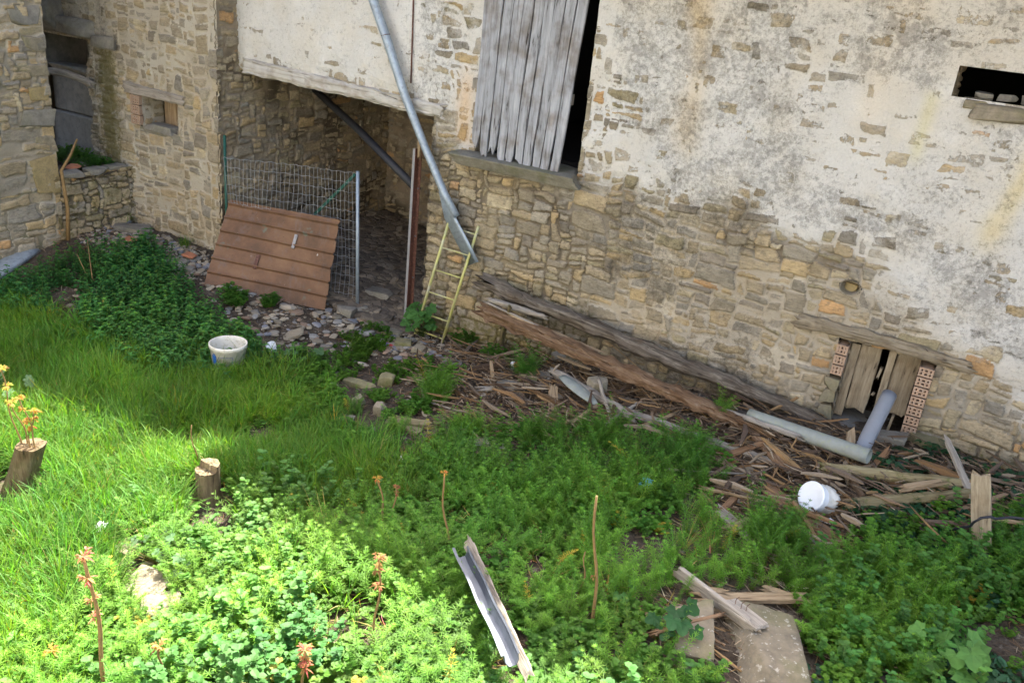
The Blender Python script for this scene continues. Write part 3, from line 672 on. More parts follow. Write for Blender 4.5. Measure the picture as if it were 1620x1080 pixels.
# small window of the left front
s = MB(); s.box((-8.52, -.10, 1.50), (.66, .44, .05)); s.build('window_sill', M['sillstone'], barn)
rock('window_sill', (-8.53, -.25, 1.555), (.5, .2, .10), 0, 'rock_grey', 70, cat=None, parent=barn, sink=.5)
wood('lintel', (-9.02, -.30, 1.945), (-8.12, -.30, 1.93), .10, .13, 'wood_grey', rough=.15, parent=barn, sq=.4)
brick_stack(-8.965, -8.815, 1.545, 1.885, 3, (4, 3), y=-.345, mat='brick')
wb = empty('shutter', (-8.4, -.1, 1.55)); adopt(wb, barn)
for k in range(4):
    o = wood('board', (-8.62 + .105 * k, -.10 - .01 * (k % 2), 1.53), (-8.62 + .105 * k, -.10 - .01 * (k % 2), 1.93), .10, .02, 'wood_tan' if k != 2 else 'wood_brown', rough=.1, taper=1, e0=.01)
    o.parent = wb; o.matrix_parent_inverse = Matrix.Translation(-Vector((-8.4, -.1, 1.55)))
masonry('window_jamb', (-8.80, -.32, 1.5), (0, 1, 0), (0, 0, 1), (1, 0, 0), .3, .46, 18, lambda X, Y, Z, u, v: (.004 + 0 * X, blend(MORTAR * 1.1, MORTAR, 0 * X)), res=.015, parent=barn)

# alcove at the far left: cement block, dark niche
s = MB(); s.box((-10.13, -.12, 1.20), (.92, .3, .52), bevel=.02); s.build('cement_block', M['cement'], barn)
s = MB(); s.box((-10.12, -.10, 1.715), (.86, .26, .50), bevel=.02); s.build('cement_block', M['cement'], barn)
rock('ledge_stone', (-10.1, -.16, 2.0), (1.0, .36, .10), 0, 'rock_grey', 71, cat=None, parent=barn, sink=.5)
s = MB(); s.box((-10.1, .35, 2.2), (1.1, .1, .6)); s.box((-10.62, .0, 2.2), (.1, .8, .6)); s.box((-9.66, .1, 2.2), (.08, .5, .6)); s.box((-10.1, .1, 2.46), (1.1, .7, .1)); s.build('niche_wall', M['rock_grey'], barn)
rock('ledge_stone', (-9.86, -.30, 2.50), (.75, .42, .26), .05, 'rock_grey', 72, cat=None, parent=barn, sink=.5)
rock('ledge_stone', (-10.35, -.42, 2.62), (.7, .6, .4), .1, 'rock_grey', 73, cat=None, parent=barn, sink=.5)
rock('ledge_stone', (-9.35, -.36, 2.40), (.52, .12, .16), 0, 'rock_grey', 74, cat=None, parent=barn, sink=.5)
wood('curved_log', S(66, 112, -9.9), W(148, 136, -.42), .09, None, 'wood_grey', bend=.05, label='grey curved log lying across the shadowy niche above the cement block', cat='log')

# left house (its wall runs towards the camera) and the low wall with terrace
lh = empty('stone_house', (-9.6, -3, 0), 'tan stone house wall with large yellow corner block at the far left edge', 'building')
masonry('wall', (-9.05, -1.27, .0), (0, -1, 0), (0, 0, 1), (1, 0, 0), 3.6, TOPZ, 22, lambda X, Y, Z, u, v: (-.012 + .008 * fbm(Y * 3, Z * 3, 91, 4) - .012 * (Z < .9), blend(MORTAR * 1.1, GREYM, sstep(-.4, .6, fbm(Y * 2, Z * 2, 93, 3)))), res=.012, parent=lh, wr=(4, 10), hr=(2, 4),
        palp=[.20, .15, .12, .08, .12, .08, .12, .02, .02, .05, .04])
s = MB(); s.box((-10.0, -3.08, 2.15), (1.86, 3.6, 4.4)); s.build('wall', M['rock_tan'], lh)
rock('corner_stone', (-9.10, -1.42, 1.06), (.17, .33, .44), 0, 'rock_ochre', 75, cat=None, parent=lh, soft=60, planes=1, sink=.5, nz=.01)
for k in range(11):
    rock('corner_stone', (-9.10, -1.39 - .05 * (k % 2), 1.40 + .26 * k), (.16, .30 + .12 * (k % 2), .22), 0, ['rock_tan', 'rock_grey', 'rock_ochre', 'rock_tan'][k % 4], 175 + k, cat=None, parent=lh, soft=60, planes=2, sink=.5)
s = MB(); s.box((-10.05, -3.2, 4.5), (2.5, 4.2, .14)); s.build('roof', M['roof'], lh)
lw = empty('low_wall', (-9.05, -.8, .3), 'low mossy dry stone wall with a weedy ledge on top, between the far left house and the small window', 'wall')
masonry('wall', (-9.04, -.28, .0), (0, -1, 0), (0, 0, 1), (1, 0, 0), 1.05, 1.03, 23, lambda X, Y, Z, u, v: (-.03 + .01 * fbm(Y * 3, Z * 3, 95, 3), blend(MUD, GREYM, 0 * X + .3)), res=.012, parent=lw, wr=(5, 10), hr=(2, 4), moss=lambda X, Y, Z: .35 + 0 * X, dirt=lambda X, Y, Z: .2 + 0 * X)
tr = MB(); n_ = 22
for i in range(n_ + 1):
    for j in range(n_ + 1):
        a = -10.95 + 1.93 * i / n_; b = -1.34 + 1.06 * j / n_; tr.v.append((a, b, .99 + .03 * float(fbm(a * 4, b * 4, 3)) ))
for i in range(n_):
    for j in range(n_): k = i * (n_ + 1) + j; tr.f.append([k, k + n_ + 1, k + n_ + 2, k + 1])
tr.build('ledge', M['soil'], lw)
for k, (a, b, sx, sy) in enumerate(((-9.12, -1.08, .22, .3), (-9.10, -.78, .2, .28), (-9.13, -.5, .22, .26), (-9.35, -.7, .3, .2))): rock('coping_stone', (a, b, 1.01), (sx, sy, .07), 0, 'rock_grey', 80 + k, cat=None, parent=lw)

# unseen house added behind the viewpoint; its sunlit front bounces light onto the barn
hh = empty('unseen_bounce_house', (-3, -9.0, 0), 'unseen pale house added behind the camera, its front bouncing sunlight onto the barn', 'building')
s = MB(); s.box((-3.5, -9.1, 3.1), (15, .4, 6.6)); s.build('wall', M['render'], hh)
s = MB(); s.box((-3.5, -9.3, 6.5), (15.6, 1.6, .14)); s.build('roof', M['roof'], hh)
for x_ in (-8.6, -5.6, -2.9, 2.2):
    for z_ in (1.5, 4.4):
        q = MB(); q.box((x_, -8.89, z_), (.9, .04, 1.2)); f_ = q.build('window', M['wood_grey'], hh)
        q = MB(); q.box((x_, -8.865, z_), (.74, .012, 1.04)); p_ = q.build('pane', M['dark']); p_.parent = f_

# ------------------------------------------------------------------ metal things by the passage
def A(p): return np.array(p, float)
def corrugated():
    e = G(418, 475); c = empty('corrugated_sheet', e, 'rusty red brown ribbed metal sheet leaning in front of the wire mesh', 'metal sheet')
    bl = G(322, 452, .0); br = G(514, 491, .0); tl = W(364, 316, -.30); tr = W(537, 347, -.16)
    mb = MB(); nu, nv = 30, 260
    nrm = np.cross(br - bl, tl - bl); nrm /= np.linalg.norm(nrm); nrm *= -1 if nrm[1] > 0 else 1
    for j in range(nv + 1):
        t = j / nv; a = bl + (tl - bl) * t; b = br + (tr - br) * t
        ph = (t * 6.35 + .12) % 1.0; rib = .036 * (sstep(0, .03, ph) - sstep(.10, .13, ph)) + .012 * math.sin(math.pi * ph) * 0
        for i in range(nu + 1):
            s_ = i / nu; P = a + (b - a) * s_ + nrm * (rib + .010 * math.sin(s_ * 3 + t * 2) + .004 * float(fbm(s_ * 4, t * 4, 3))); mb.v.append(P)
            # ragged right edge
            if i == nu: mb.v[-1] = P + (b - a) / np.linalg.norm(b - a) * (.006 * float(fbm(t * 12, 0, 8)) - .012 * (ph < .18))
    for j in range(nv):
        for i in range(nu): k = j * (nu + 1) + i; mb.f.append([k, k + 1, k + nu + 2, k + nu + 1])
    o = mb.build('sheet', M['rust'], c, False)
    md = o.modifiers.new('thick', 'SOLIDIFY'); md.thickness = .003
    def at(s_, t): return bl + (tl - bl) * t + ((br + (tr - br) * t) - (bl + (tl - bl) * t)) * s_ + nrm * .012
    for s_, t in ((.65, .66), (.37, .36)):
        q = MB(); p0 = at(s_, t - .075); p1 = at(s_ + .01, t + .075); d = (p1 - p0); L = np.linalg.norm(d); d /= L; xx = np.cross(nrm, d)
        q.box((p0 + p1) / 2 + nrm * .01, (.035, L, .02), np.column_stack([xx, d, nrm])); q.build('bracket', M['greysteel'] if t > .5 else M['brownsteel'], c)
corrugated()

def mesh_fence():
    pb = W(566, 482, -.02); pt = W(566, 271, -.02); L0 = W(352, 214, -.36); L1 = W(356, 330, -.36)
    c = empty('mesh_fence', (pb[0], -.02, .03), 'welded wire mesh panel with pale steel end post and green brace across the passage', 'fence')
    q = MB(); q.tube([(pb[0], -.02, -.1), (pt[0], -.02, pt[2])], .019, 10); q.build('post', M['zinc'], c, True)
    q = MB(); q.tube([(L0[0] + .02, -.35, -.0), (L0[0] + .02, -.35, L0[2])], .016, 8); q.build('post', M['green'], c, True)
    a = W(562, 276, .02); b = W(492, 345, .02); q = MB(); d = b - a; L = np.linalg.norm(d); d /= L; n_ = A((0, -1, 0)); xx = np.cross(n_, d)
    q.box((a + b) / 2, (.032, L, .02), np.column_stack([xx, d, n_]), .003); q.build('brace', M['green'], c)
    q = MB(); x0 = L0[0] + .03; x1 = pt[0]; top0 = 1.43; top1 = pt[2] - .02; nx = 33; rng = np.random.default_rng(8)
    def pos(s_, z_):   # mesh bulges
        return A((x0 + (x1 - x0) * s_, -.35 + .35 * max(s_, 0.0) ** 1.1 + .03 * math.sin(s_ * 7 + z_ * 3), z_))
    for i in range(nx + 1):
        s_ = i / nx; tz = top0 + (top1 - top0) * s_ + .0; q.tube([pos(s_ + .004 * math.sin(z_ * 7 + i), z_) for z_ in np.linspace(-.02, tz, 12)], .0021, 4, False)
    for j in range(15):
        pts = []
        for i in range(0, nx * 2 + 1):
            s_ = i / (nx * 2); tz = top0 + (top1 - top0) * s_; pts.append(pos(s_, tz * (j + .3) / 14.3 + .006 * math.sin(i * 1.1 + j)))
        q.tube(pts, .0021, 4, False)
    tag(q.build('wire_mesh', M['wire'], c))
mesh_fence()

def steel_post():
    b = W(643, 500, -.06); t = W(655, 235, -.06)
    c = empty('steel_post', (b[0], -.06, 0), 'brown steel channel post with a wood stub on top, right of the dark passage', 'post')
    q = MB(); x = (b[0] + t[0]) / 2 + .01; zt = t[2]
    q.box((x, -.03, zt / 2 - .05), (.006, .07, zt + .1)); q.box((x + .019, -.0, zt / 2 - .05), (.034, .006, zt + .1))
    q.build('channel', M['brownsteel'], c)
    q = MB(); q.box((x - .014, -.066, zt / 2 - .05), (.028, .006, zt + .1)); q.build('flange', M['greysteel'], c)
    for z_ in (.55, 1.0, 1.5, 1.8):
        k = MB(); k.tube([(x + .02, -.004, z_), (x + .02, -.012, z_)], .009, 8); k.build('bolt', M['zinc_bright'], c)
        wood('wood_stub', (x + .015, -.02, zt - .05), (x + .012, -.02, zt + .15), .03, .03, 'wood_tan', parent=c)
steel_post()

k = MB(); k.tube([S(498, 142, -7.50), A((-6.4, .62, 1.82)), W(660, 300, .12)], .042, 12)
tag(k.build('black_pipe', M['blackpipe'], None, True), 'black pipe running diagonally down inside the dark passage behind the wire mesh', 'pipe')
k = MB(); k.tube([W(654, -60, -.03), W(654, 0, -.03), W(652, 70, -.035), W(650, 132, -.03)], .008, 7)
tag(k.build('iron_rod', M['brownsteel'], None, True), 'thin rusty iron rod hanging down the plaster beside the leaning zinc downpipe', 'rod')

def downpipe():
    P = [W(575, -50, -.12), W(590, 0, -.12), W(614, 68, -.12), W(640, 150, -.12), W(672, 232, -.13), W(703, 306, -.15), W(722, 342, -.17)]
    c = empty('downpipe', W(755, 412, -.18), 'long dented blue grey zinc downpipe hanging aslant, split open at its lower end', 'pipe')
    k = MB(); k.tube(P, [.046, .046, .045, .042, .039, .038, .036], 14, False); o = k.build('tube', M['zinc'], c, True); m_ = o.modifiers.new('t', 'SOLIDIFY'); m_.thickness = .003
    # flattened, opened-out end
    Q = [W(700, 300, -.15), W(718, 338, -.16), W(738, 376, -.17), W(757, 414, -.18)]; Q2 = [W(694, 303, -.13), W(703, 345, -.09), W(722, 384, -.08), W(741, 420, -.08)]
    mb = MB()
    for a, b in zip(Q, Q2):
        mid = (a + b) / 2 + A((0, -.02, 0)) * 0 + A((0, .03, 0)); mb.v += [a, (a * .8 + b * .2) + A((0, -.02, 0)), mid, b]
    for i in range(3):
        for j in range(3): s_ = i * 4 + j; mb.f.append([s_, s_ + 1, s_ + 5, s_ + 4])
    o = mb.build('open_end', M['zinc'], c, True); m_ = o.modifiers.new('t', 'SOLIDIFY'); m_.thickness = .003
    for f_ in ((685, 262), (610, 56)):
        p = W(*f_, -.12); r = MB(); pts = [p + .043 * (A((1, 0, .35)) * math.cos(a) + A((0, 1, 0)) * math.sin(a)) for a in np.linspace(0, 2 * math.pi, 14)]
        r.tube(pts, .004, 5); r.build('clamp', M['brownsteel'], c)
downpipe()

def ladder():
    lt = W(712, 345, -.07); rt = W(757, 358, -.07); rb = G(699, 543, 0); 
    ax = (rt - rb); lb = lt - ax * 1.0; c = empty('ladder', rb, 'narrow yellow green metal ladder frame with five visible rungs leaning on the dry stone wall', 'ladder')
    for a, b, m_ in ((lb, lt, 'lad_l'), (rb, rt, 'lad_r')):
        k = MB(); k.tube([a, a + (b - a) * .5 + A((0, -.004, 0)), b], .0150, 8); k.build('rail', M['ladder'], c, True)
    for f_ in (.035, .19, .375, .565, .755, .93):
        p = lb + (lt - lb) * (f_ + .0); q = rb + (rt - rb) * f_; k = MB(); k.tube([p + A((0, 0, .004)), q + A((0, 0, .004))], .0075, 8); k.build('rung', M['ladder'], c, True)
t_ = NT('yellow green worn paint'); v_ = t_.coord('Object'); g_ = t_.noise(v_, 5, 5)
t_.pbr(t_.ramp(g_, [(.3, (.38, .38, .24)), (.5, (.46, .44, .14)), (.65, (.50, .48, .36)), (.8, (.42, .25, .12))]), .45, .2); M['ladder'] = t_.m
ladder()

# ------------------------------------------------------------------ containers and scraps
def lathe(mb, prof, n=32, c=(0, 0, 0), R=None, sx=1.0):
    b = len(mb.v); c = A(c); R = np.eye(3) if R is None else R
    for r_, z_ in prof:
        for k in range(n):
            a = 2 * math.pi * k / n; mb.v.append(c + R @ A((r_ * math.cos(a) * sx, r_ * math.sin(a), z_)))
    for i in range(len(prof) - 1):
        for k in range(n): k2 = (k + 1) % n; mb.f.append([b + i * n + k, b + i * n + k2, b + (i + 1) * n + k2, b + (i + 1) * n + k])
    return mb
def bucket():
    g = G(362, 584); c = empty('bucket', g, 'dirty white plastic bucket with a blue printed label standing in the grass', 'bucket')
    k = MB(); lathe(k, [(0, .012), (.135, .012), (.157, .225), (.166, .228), (.167, .262), (.161, .266), (.157, .262), (.153, .225), (.130, .02), (0, .02)], 40, g); k.build('tub', M['white'], c, True)
    def patch(a0, a1, z0, z1, m_, nm, r0=.1375):
        q = MB(); n_ = 10
        for i in range(n_ + 1):
            a = math.radians(a0 + (a1 - a0) * i / n_)
            for z_ in (z0, z1): r_ = .135 + (z_ - .012) * .022 / .213 + .0018; q.v.append(g + A((r_ * math.cos(a), r_ * math.sin(a), z_)))
        for i in range(n_): q.f.append([2 * i, 2 * i + 2, 2 * i + 3, 2 * i + 1])
        return q.build(nm, m_, c)
    patch(-101, -86, .10, .185, M['bluelabel'], 'label'); patch(-106, -102, .10, .185, M['bluelabel'], 'label')
    patch(-99, -89, .19, .20, M['bluelabel'], 'label')
    for (a0, a1, z0, z1) in ((-76, -30, .178, .181), (-76, -30, .105, .108), (-76, -75, .105, .181), (-31, -30, .105, .181)): patch(a0, a1, z0, z1, M['bluelabel'], 'label')
bucket()
g = G(434, 556); k = MB(); lathe(k, [(0, 0), (.035, 0), (.048, .10), (.046, .10), (.033, .006), (0, .006)], 20, g, np.array(Matrix.Rotation(.5, 3, 'X')))
tag(k.build('plastic_cup', M['whiteclean'], None, True), 'small white plastic cup lying right of the bucket', 'cup')

def crushed_tub():
    g = G(1284, 806, .02); c = empty('crushed_tub', g, 'white plastic tub lying on its side with a round white base and torn rim', 'tub')
    ax = A((-.50, -.75, .42)); ax /= np.linalg.norm(ax); x = np.cross((0, 0, 1), ax); x /= np.linalg.norm(x); y = np.cross(ax, x); R = np.column_stack([x, y, ax])
    k = MB(); lathe(k, [(0, .045), (.085, .045), (.100, .054), (.106, .045), (.100, .03), (.098, -.02)], 36, g + A((0, 0, .10)), R); k.build('base', M['whiteclean'], c, True)
    rng = np.random.default_rng(4); k = MB(); n_ = 36; Rg = 7
    for i in range(Rg):
        for q in range(n_):
            a = 2 * math.pi * q / n_; z_ = -.02 - i * .017; r_ = .098 + .002 * i + (i / Rg) * .028 * float(fbm(a * 1.6, i * .5, 12)); z_ -= (i / Rg) * .03 * rng.uniform(0, 1) * (1 if i == Rg - 1 else .2)
            k.v.append(g + A((0, 0, .10)) + R @ A((r_ * math.cos(a), r_ * math.sin(a), z_)))
    for i in range(Rg - 1):
        for q in range(n_): q2 = (q + 1) % n_; k.f.append([i * n_ + q, (i + 1) * n_ + q, (i + 1) * n_ + q2, i * n_ + q2])
    k.build('torn_side', M['white'], c, True)
crushed_tub()

def scrap(name, px, py, size, mat, label, cat, seed, dz=.02, h=.03):
    c = G(px, py, dz); rng = np.random.default_rng(seed); mb = MB(); n_ = 7
    for i in range(n_ + 1):
        for j in range(n_ + 1):
            a = (i / n_ - .5) * size[0]; b = (j / n_ - .5) * size[1]; mb.v.append(c + A((a + .01 * rng.normal(), b + .006 * rng.normal(), h * float(fbm(a * 14 + seed, b * 14, seed, 3)) + h * .6)))
    for i in range(n_):
        for j in range(n_): k = i * (n_ + 1) + j; mb.f.append([k, k + n_ + 1, k + n_ + 2, k + 1])
    o = mb.build(name, M[mat], None, False); m_ = o.modifiers.new('t', 'SOLIDIFY'); m_.thickness = .002; return tag(o, label, cat)
scrap('plastic_scrap', 1022, 768, (.085, .10), 'blue', 'crumpled pale blue plastic scrap half hidden in the green weeds', 'litter', 3, .10)
scrap('plastic_scrap', 1196, 835, (.03, .03), 'blue', 'tiny bright blue scrap on the debris below the white tub', 'litter', 4)
scrap('wrapper', 610, 547, (.06, .04), 'violet', 'small crumpled violet and white wrapper beside the mossy yellow stone', 'litter', 5)
scrap('wrapper', 618, 551, (.03, .03), 'red', 'small red scrap between the violet wrapper and the mossy yellow stone', 'litter', 6)
scrap('paper', 642, 731, (.20, .09), 'white', 'flat whitish sheet lying among the grass in the middle of the yard', 'litter', 7, .03, .015)
scrap('plastic_bag', 1306, 832, (.07, .05), 'whiteclean', 'torn white plastic bag under the round white tub', 'litter', 8, .02, .04)
scrap('plastic_scrap', 150, 848, (.08, .14), 'whiteclean', 'white plastic scrap in the sunlit grass left of the bare stones', 'litter', 9, .06, .05)
scrap('plastic_bag', 700, 523, (.16, .05), 'blue', 'pale blue rag at the foot of the ladder', 'litter', 10)
def can():
    a = G(810, 575, .05); b = G(834, 581, .05); c = empty('drink_can', a, 'small silver and red drink can on the mossy stone in the debris', 'can')
    d = (b - a) / np.linalg.norm(b - a); x = np.cross((0, 0, 1), d); x /= np.linalg.norm(x); R = np.column_stack([x, np.cross(d, x), d])
    k = MB(); lathe(k, [(0, 0), (.022, 0), (.027, .01), (.027, .075), (0, .075)], 16, a, R); k.build('can_body', M['whiteclean'], c, True)
    k = MB(); lathe(k, [(.0275, .04), (.0275, .11), (.022, .12), (0, .12)], 16, a, R); k.build('can_print', M['red'], c, True)
can()

# plastic pipes
def pipe(name, p0, p1, r, mat, label, bend=(0, 0, 0)):
    k = MB(); n_ = 8; pts = [p0 + (p1 - p0) * i / n_ + A(bend) * math.sin(math.pi * i / n_) for i in range(n_ + 1)]
    k.tube(pts, r, 24, False); o = k.build(name, M[mat], None, True); m_ = o.modifiers.new('t', 'SOLIDIFY'); m_.thickness = .006; m_.offset = -1
    return tag(o, label, 'pipe')
pipe('plastic_pipe', G(1185, 657, .10), G(1375, 722, .13), .058, 'pvc_moss', 'long algae stained pale plastic pipe lying on the debris with an open end')
pipe('plastic_pipe', G(1362, 713, .03), W(1407, 624, -.13), .058, 'pvc', 'smooth grey plastic pipe standing aslant against the small hatch')

def channel(name, p0, p1, wd, dp, up, mat, label, cat='gutter', lipr=.5):
    """open U gutter between two points"""
    d = p1 - p0; L = np.linalg.norm(d); d /= L; up = A(up); s_ = np.cross(d, up); s_ /= np.linalg.norm(s_); up = np.cross(s_, d)
    prof = [(-wd / 2 - .012, dp - .006), (-wd / 2 - .010, dp + .006), (-wd / 2, dp), (-wd / 2, dp * .5), (-wd / 2 + .01, .01), (-wd / 4, 0), (wd / 4, 0), (wd / 2 - .01, .01), (wd / 2, dp * .5), (wd / 2, dp * 1.25), (wd / 2 + .016, dp * 1.28)]
    mb = MB(); m = 14
    for i in range(m + 1):
        for a, b in prof: mb.v.append(p0 + d * L * i / m + s_ * (a + .003 * math.sin(i)) + up * b)
    n_ = len(prof)
    for i in range(m):
        for j in range(n_ - 1): k = i * n_ + j; mb.f.append([k, k + 1, k + n_ + 1, k + n_])
    o = mb.build(name, M[mat], None, False); md = o.modifiers.new('t', 'SOLIDIFY'); md.thickness = .0025; return tag(o, label, cat)
channel('gutter', G(731, 880, .20), G(812, 1052, .24), .068, .06, (-.18, -.1, 1), 'zinc_bright', 'shiny zinc gutter channel lying in the weeds at the edge of the sunlight')
wood('board', G(741, 860, .22), G(836, 1066, .22), .07, .012, 'wood_grey', roll=.9, label='thin grey wood strip along the right side of the shiny gutter', cat='board')
k = MB(); a = G(-40, 452, .10); b = G(40, 398, .05)
d = b - a; L = np.linalg.norm(d); d /= L; s_ = np.cross(d, (0, 0, 1)); s_ /= np.linalg.norm(s_); u_ = np.cross(s_, d)
k.v = []
for i in range(9):
    for q, h_ in ((-.11, 0.0), (-.10, .015), (.0, .02), (.10, .015), (.115, -.03)): k.v.append(a + d * L * i / 8 + s_ * q + u_ * h_)
k.v[-1] = k.v[-1] + d * .12; k.v[-2] = k.v[-2] + d * .08
for i in range(8):
    for j in range(4): c_ = i * 5 + j; k.f.append([c_, c_ + 1, c_ + 6, c_ + 5])
o = k.build('metal_sheet', M['zinc'], None, True); m_ = o.modifiers.new('t', 'SOLIDIFY'); m_.thickness = .004
tag(o, 'grey folded metal sheet lying by the wall at the left edge', 'metal sheet')

# ------------------------------------------------------------------ logs, boards and sticks
LG = 'timber on the debris heap'
def wd(name, p0, p1, w_, t_, mat, label, cat, **kw): return wood(name, p0, p1, w_, t_, mat, label=label, cat=cat, group=kw.pop('group', LG), **kw)
wd('log', W(768, 444, -.14), W(1300, 672, -.20), .145, None, 'wood_dark', 'long blackened log lying along the foot of the wall, upper of the two long ones', 'log', rough=.34, e0=.14, taper=.95, bend=0)
wd('beam', W(765, 490, -.36), G(1180, 672, .07), .165, .14, 'wood_red', 'long rotten red brown beam just in front of the blackened log', 'beam', rough=.42, e0=.16, e1=.3, taper=.7, sq=.75, n=24)
wd('log', W(1040, 618, -.10), G(1330, 706, .07), .12, None, 'wood_dark', 'dark log wedged against the wall base just left of the plastic pipe', 'log', rough=.22)
wd('split_board', W(808, 497, -.44), W(948, 556, -.44), .05, .02, 'wood_tan', 'pale split strip lying on top of the red brown beam', 'board')
wd('stick', W(775, 474, -.44), W(860, 500, -.30), .055, None, 'wood_grey', 'stubby grey branch at the upper end of the red brown beam', 'stick', rough=.3)
wd('forked_stick', G(790, 556, -.03), W(807, 486, -.50), .055, None, 'wood_mossy', 'mossy forked stick propping up the red brown beam', 'stick', bend=.02, taper=.7)
wd('stick', W(770, 478, -.46), W(905, 540, -.44), .022, None, 'wood_grey', 'thin grey twig lying on the beam near its upper end', 'stick')
wd('stick', W(925, 510, -.08), W(1035, 602, -.10), .012, None, 'wood_tan', 'thin pale stalk leaning on the wall above the blackened log', 'stick')
wd('log', G(872, 588, .08), G(1005, 660, .08), .085, None, 'wood_grey', 'grey branch lying behind the white curved tile', 'log', rough=.2)
wd('log', G(1000, 655, .05), G(1300, 760, .05), .07, None, 'wood_grey', 'long grey branch under the lower end of the red brown beam', 'log', rough=.2)
wd('board', G(876, 672, -.04), G(875, 615, .10), .085, .03, 'wood_tan', 'orange tan splintered board standing upright before the weeds', 'board', e1=.10)
wd('stick', G(805, 688, .03), G(905, 668, .03), .06, .03, 'wood_tan', 'tan rotten slat lying behind the lacy weeds', 'board')
wd('stick', G(905, 668, .05), G(942, 643, .08), .035, .015, 'wood_tan', 'short split tan stick right of the upright splintered board', 'stick')
wd('stick', G(955, 672, .05), G(1008, 637, .10), .028, None, 'wood_grey', 'straight grey stick crossing the heap towards the beam', 'stick')
wd('stick', G(972, 682, .04), G(948, 600, .16), .036, None, 'wood_grey', 'grey stick leaning steeply beside the white curved tile', 'stick')
wd('stick', G(1020, 672, .05), G(1065, 655, .06), .035, None, 'wood_tan', 'short tan stick at the edge of the lacy weeds', 'stick')
wd('stick', G(760, 615, .04), G(845, 612, .04), .05, None, 'wood_grey', 'bleached stick lying left of the white curved tile', 'stick', rough=.25)
wd('stick', G(653, 628, .03), G(735, 652, .03), .022, None, 'wood_grey', 'thin grey stick lying over the flat mossy stones', 'stick')
wd('stick', G(698, 572, .03), G(768, 571, .03), .022, None, 'wood_tan', 'pale straight stick lying below the ladder', 'stick')
wd('stick', G(780, 600, .03), G(777, 575, .14), .035, .02, 'wood_tan', 'small broken slat sticking up by the drink can', 'stick')
wd('log', G(620, 668, .03), G(690, 672, .03), .10, None, 'wood_mossy', 'short mossy log lying beyond the grass in the middle', 'log', rough=.25)
wd('log', G(858, 738, .03), G(890, 752, .03), .08, None, 'wood_grey', 'short grey log end inside the lacy weeds', 'log')
wd('board', G(742, 694, .02), G(795, 702, .05), .13, .03, 'wood_grey', 'broad grey board fragment left of the lacy weeds', 'board')
wd('stake', G(1340, 738, -.03), G(1345, 690, .10), .075, .05, 'wood_tan', 'short thick tan stake standing in front of the plastic pipe', 'stake', rough=.22, e1=.07)
wd('stick', G(1375, 745, .0), G(1400, 718, .10), .05, .03, 'wood_brown', 'short brown slat leaning right of the open pipe end', 'stick')
wd('log', G(1308, 742, .06), G(1530, 768, .07), .10, None, 'wood_mossy', 'mossy brown log lying level below the open pipe end', 'log', rough=.2)
wd('log', G(1335, 800, .04), G(1545, 780, .07), .09, None, 'wood_mossy', 'mossy log lying right of the white tub, lower of the two level ones', 'log', rough=.22)
wd('board', G(1430, 772, .10), G(1490, 762, .10), .06, .04, 'wood_tan', 'tan split block lying between the two level mossy logs', 'board')
wd('board', G(1215, 775, .07), G(1330, 862, .07), .12, .035, 'wood_brown', 'broad weathered plank lying aslant just below the white tub', 'board', e1=.08, rough=.15, roll=.15)
wd('board', G(1285, 848, .05), G(1300, 905, .03), .10, .02, 'wood_grey', 'grey plank end sinking into the weeds below the aslant plank', 'board')
wd('stick', G(1112, 772, .09), G(1215, 794, .09), .026, None, 'wood_tan', 'long thin tan cane lying left of the white tub', 'stick')
wd('stick', G(1055, 742, .09), G(1170, 750, .07), .022, None, 'wood_grey', 'thin pale branch on top of the lacy weeds', 'stick')
wd('board', G(1140, 810, .05), G(1240, 890, .03), .10, .02, 'wood_grey', 'long pale board mostly buried in the lacy weeds', 'board')
wd('board', G(1150, 840, .05), G(1215, 812, .07), .08, .05, 'wood_mossy', 'mossy brown plank stub crossing left of the broad weathered plank', 'board')
wd('board', G(1552, 892, -.05), W(1552, 752, W(1552, 892, 0)[1] * 0 + G(1552, 892)[1] + .10), .115, .03, 'wood_old', 'tan board standing upright near the right edge with a black cable round it', 'board', e0=.02, e1=.02, rough=.05, taper=1, roll=math.pi / 2)
wd('board', G(1545, 800, .05), G(1500, 700, .25), .055, .03, 'wood_grey', 'grey slat leaning towards the wall behind the upright tan board', 'board')
wd('stick', G(1555, 818, .12), G(1640, 832, .12), .032, None, 'wood_tan', 'straight pale pole passing behind the upright tan board', 'stick')
wd('board', G(1075, 905, .12), G(1190, 992, .10), .035, .08, 'wood_grey', 'narrow grey board set on edge, with nails, resting on the big stone slab', 'board', rough=.05, e0=.05)
wd('board', G(1150, 950, .10), G(1205, 992, .13), .12, .025, 'wood_grey', 'wide pale board end with bent nails resting on the big slab', 'board', rough=.06, e0=.02, e1=.01)
wd('board', G(1115, 946, .06), G(1262, 945, .06), .075, .04, 'wood_tan', 'fresh tan timber lying level left of the green weeds, above the big slab', 'board', rough=.1)
wd('board', G(1135, 962, .04), G(1200, 966, .04), .06, .03, 'wood_tan', 'short tan slat under the fresh tan timber', 'board')
wd('board', G(1100, 932, .06), G(1140, 936, .06), .06, .03, 'wood_tan', 'small tan splinter board behind the narrow nailed board', 'board')
wd('board', G(1210, 930, .06), G(1270, 950, .06), .05, .03, 'wood_tan', 'tan splinter crossing the right end of the fresh timber', 'board')
wd('stick', G(1035, 1000, .08), G(1140, 972, .12), .026, None, 'wood_red', 'smooth reddish stick pointing at the nailed board', 'stick')
wd('board', G(1030, 975, .04), G(1042, 1000, .06), .07, .04, 'wood_tan', 'small rotten wood chunk left of the reddish stick', 'board')
wd('stick', G(1580, 690 + 60, .05), G(1640, 790, .06), .05, None, 'wood_dark', 'dark branch lying at the right edge under the wall', 'stick')
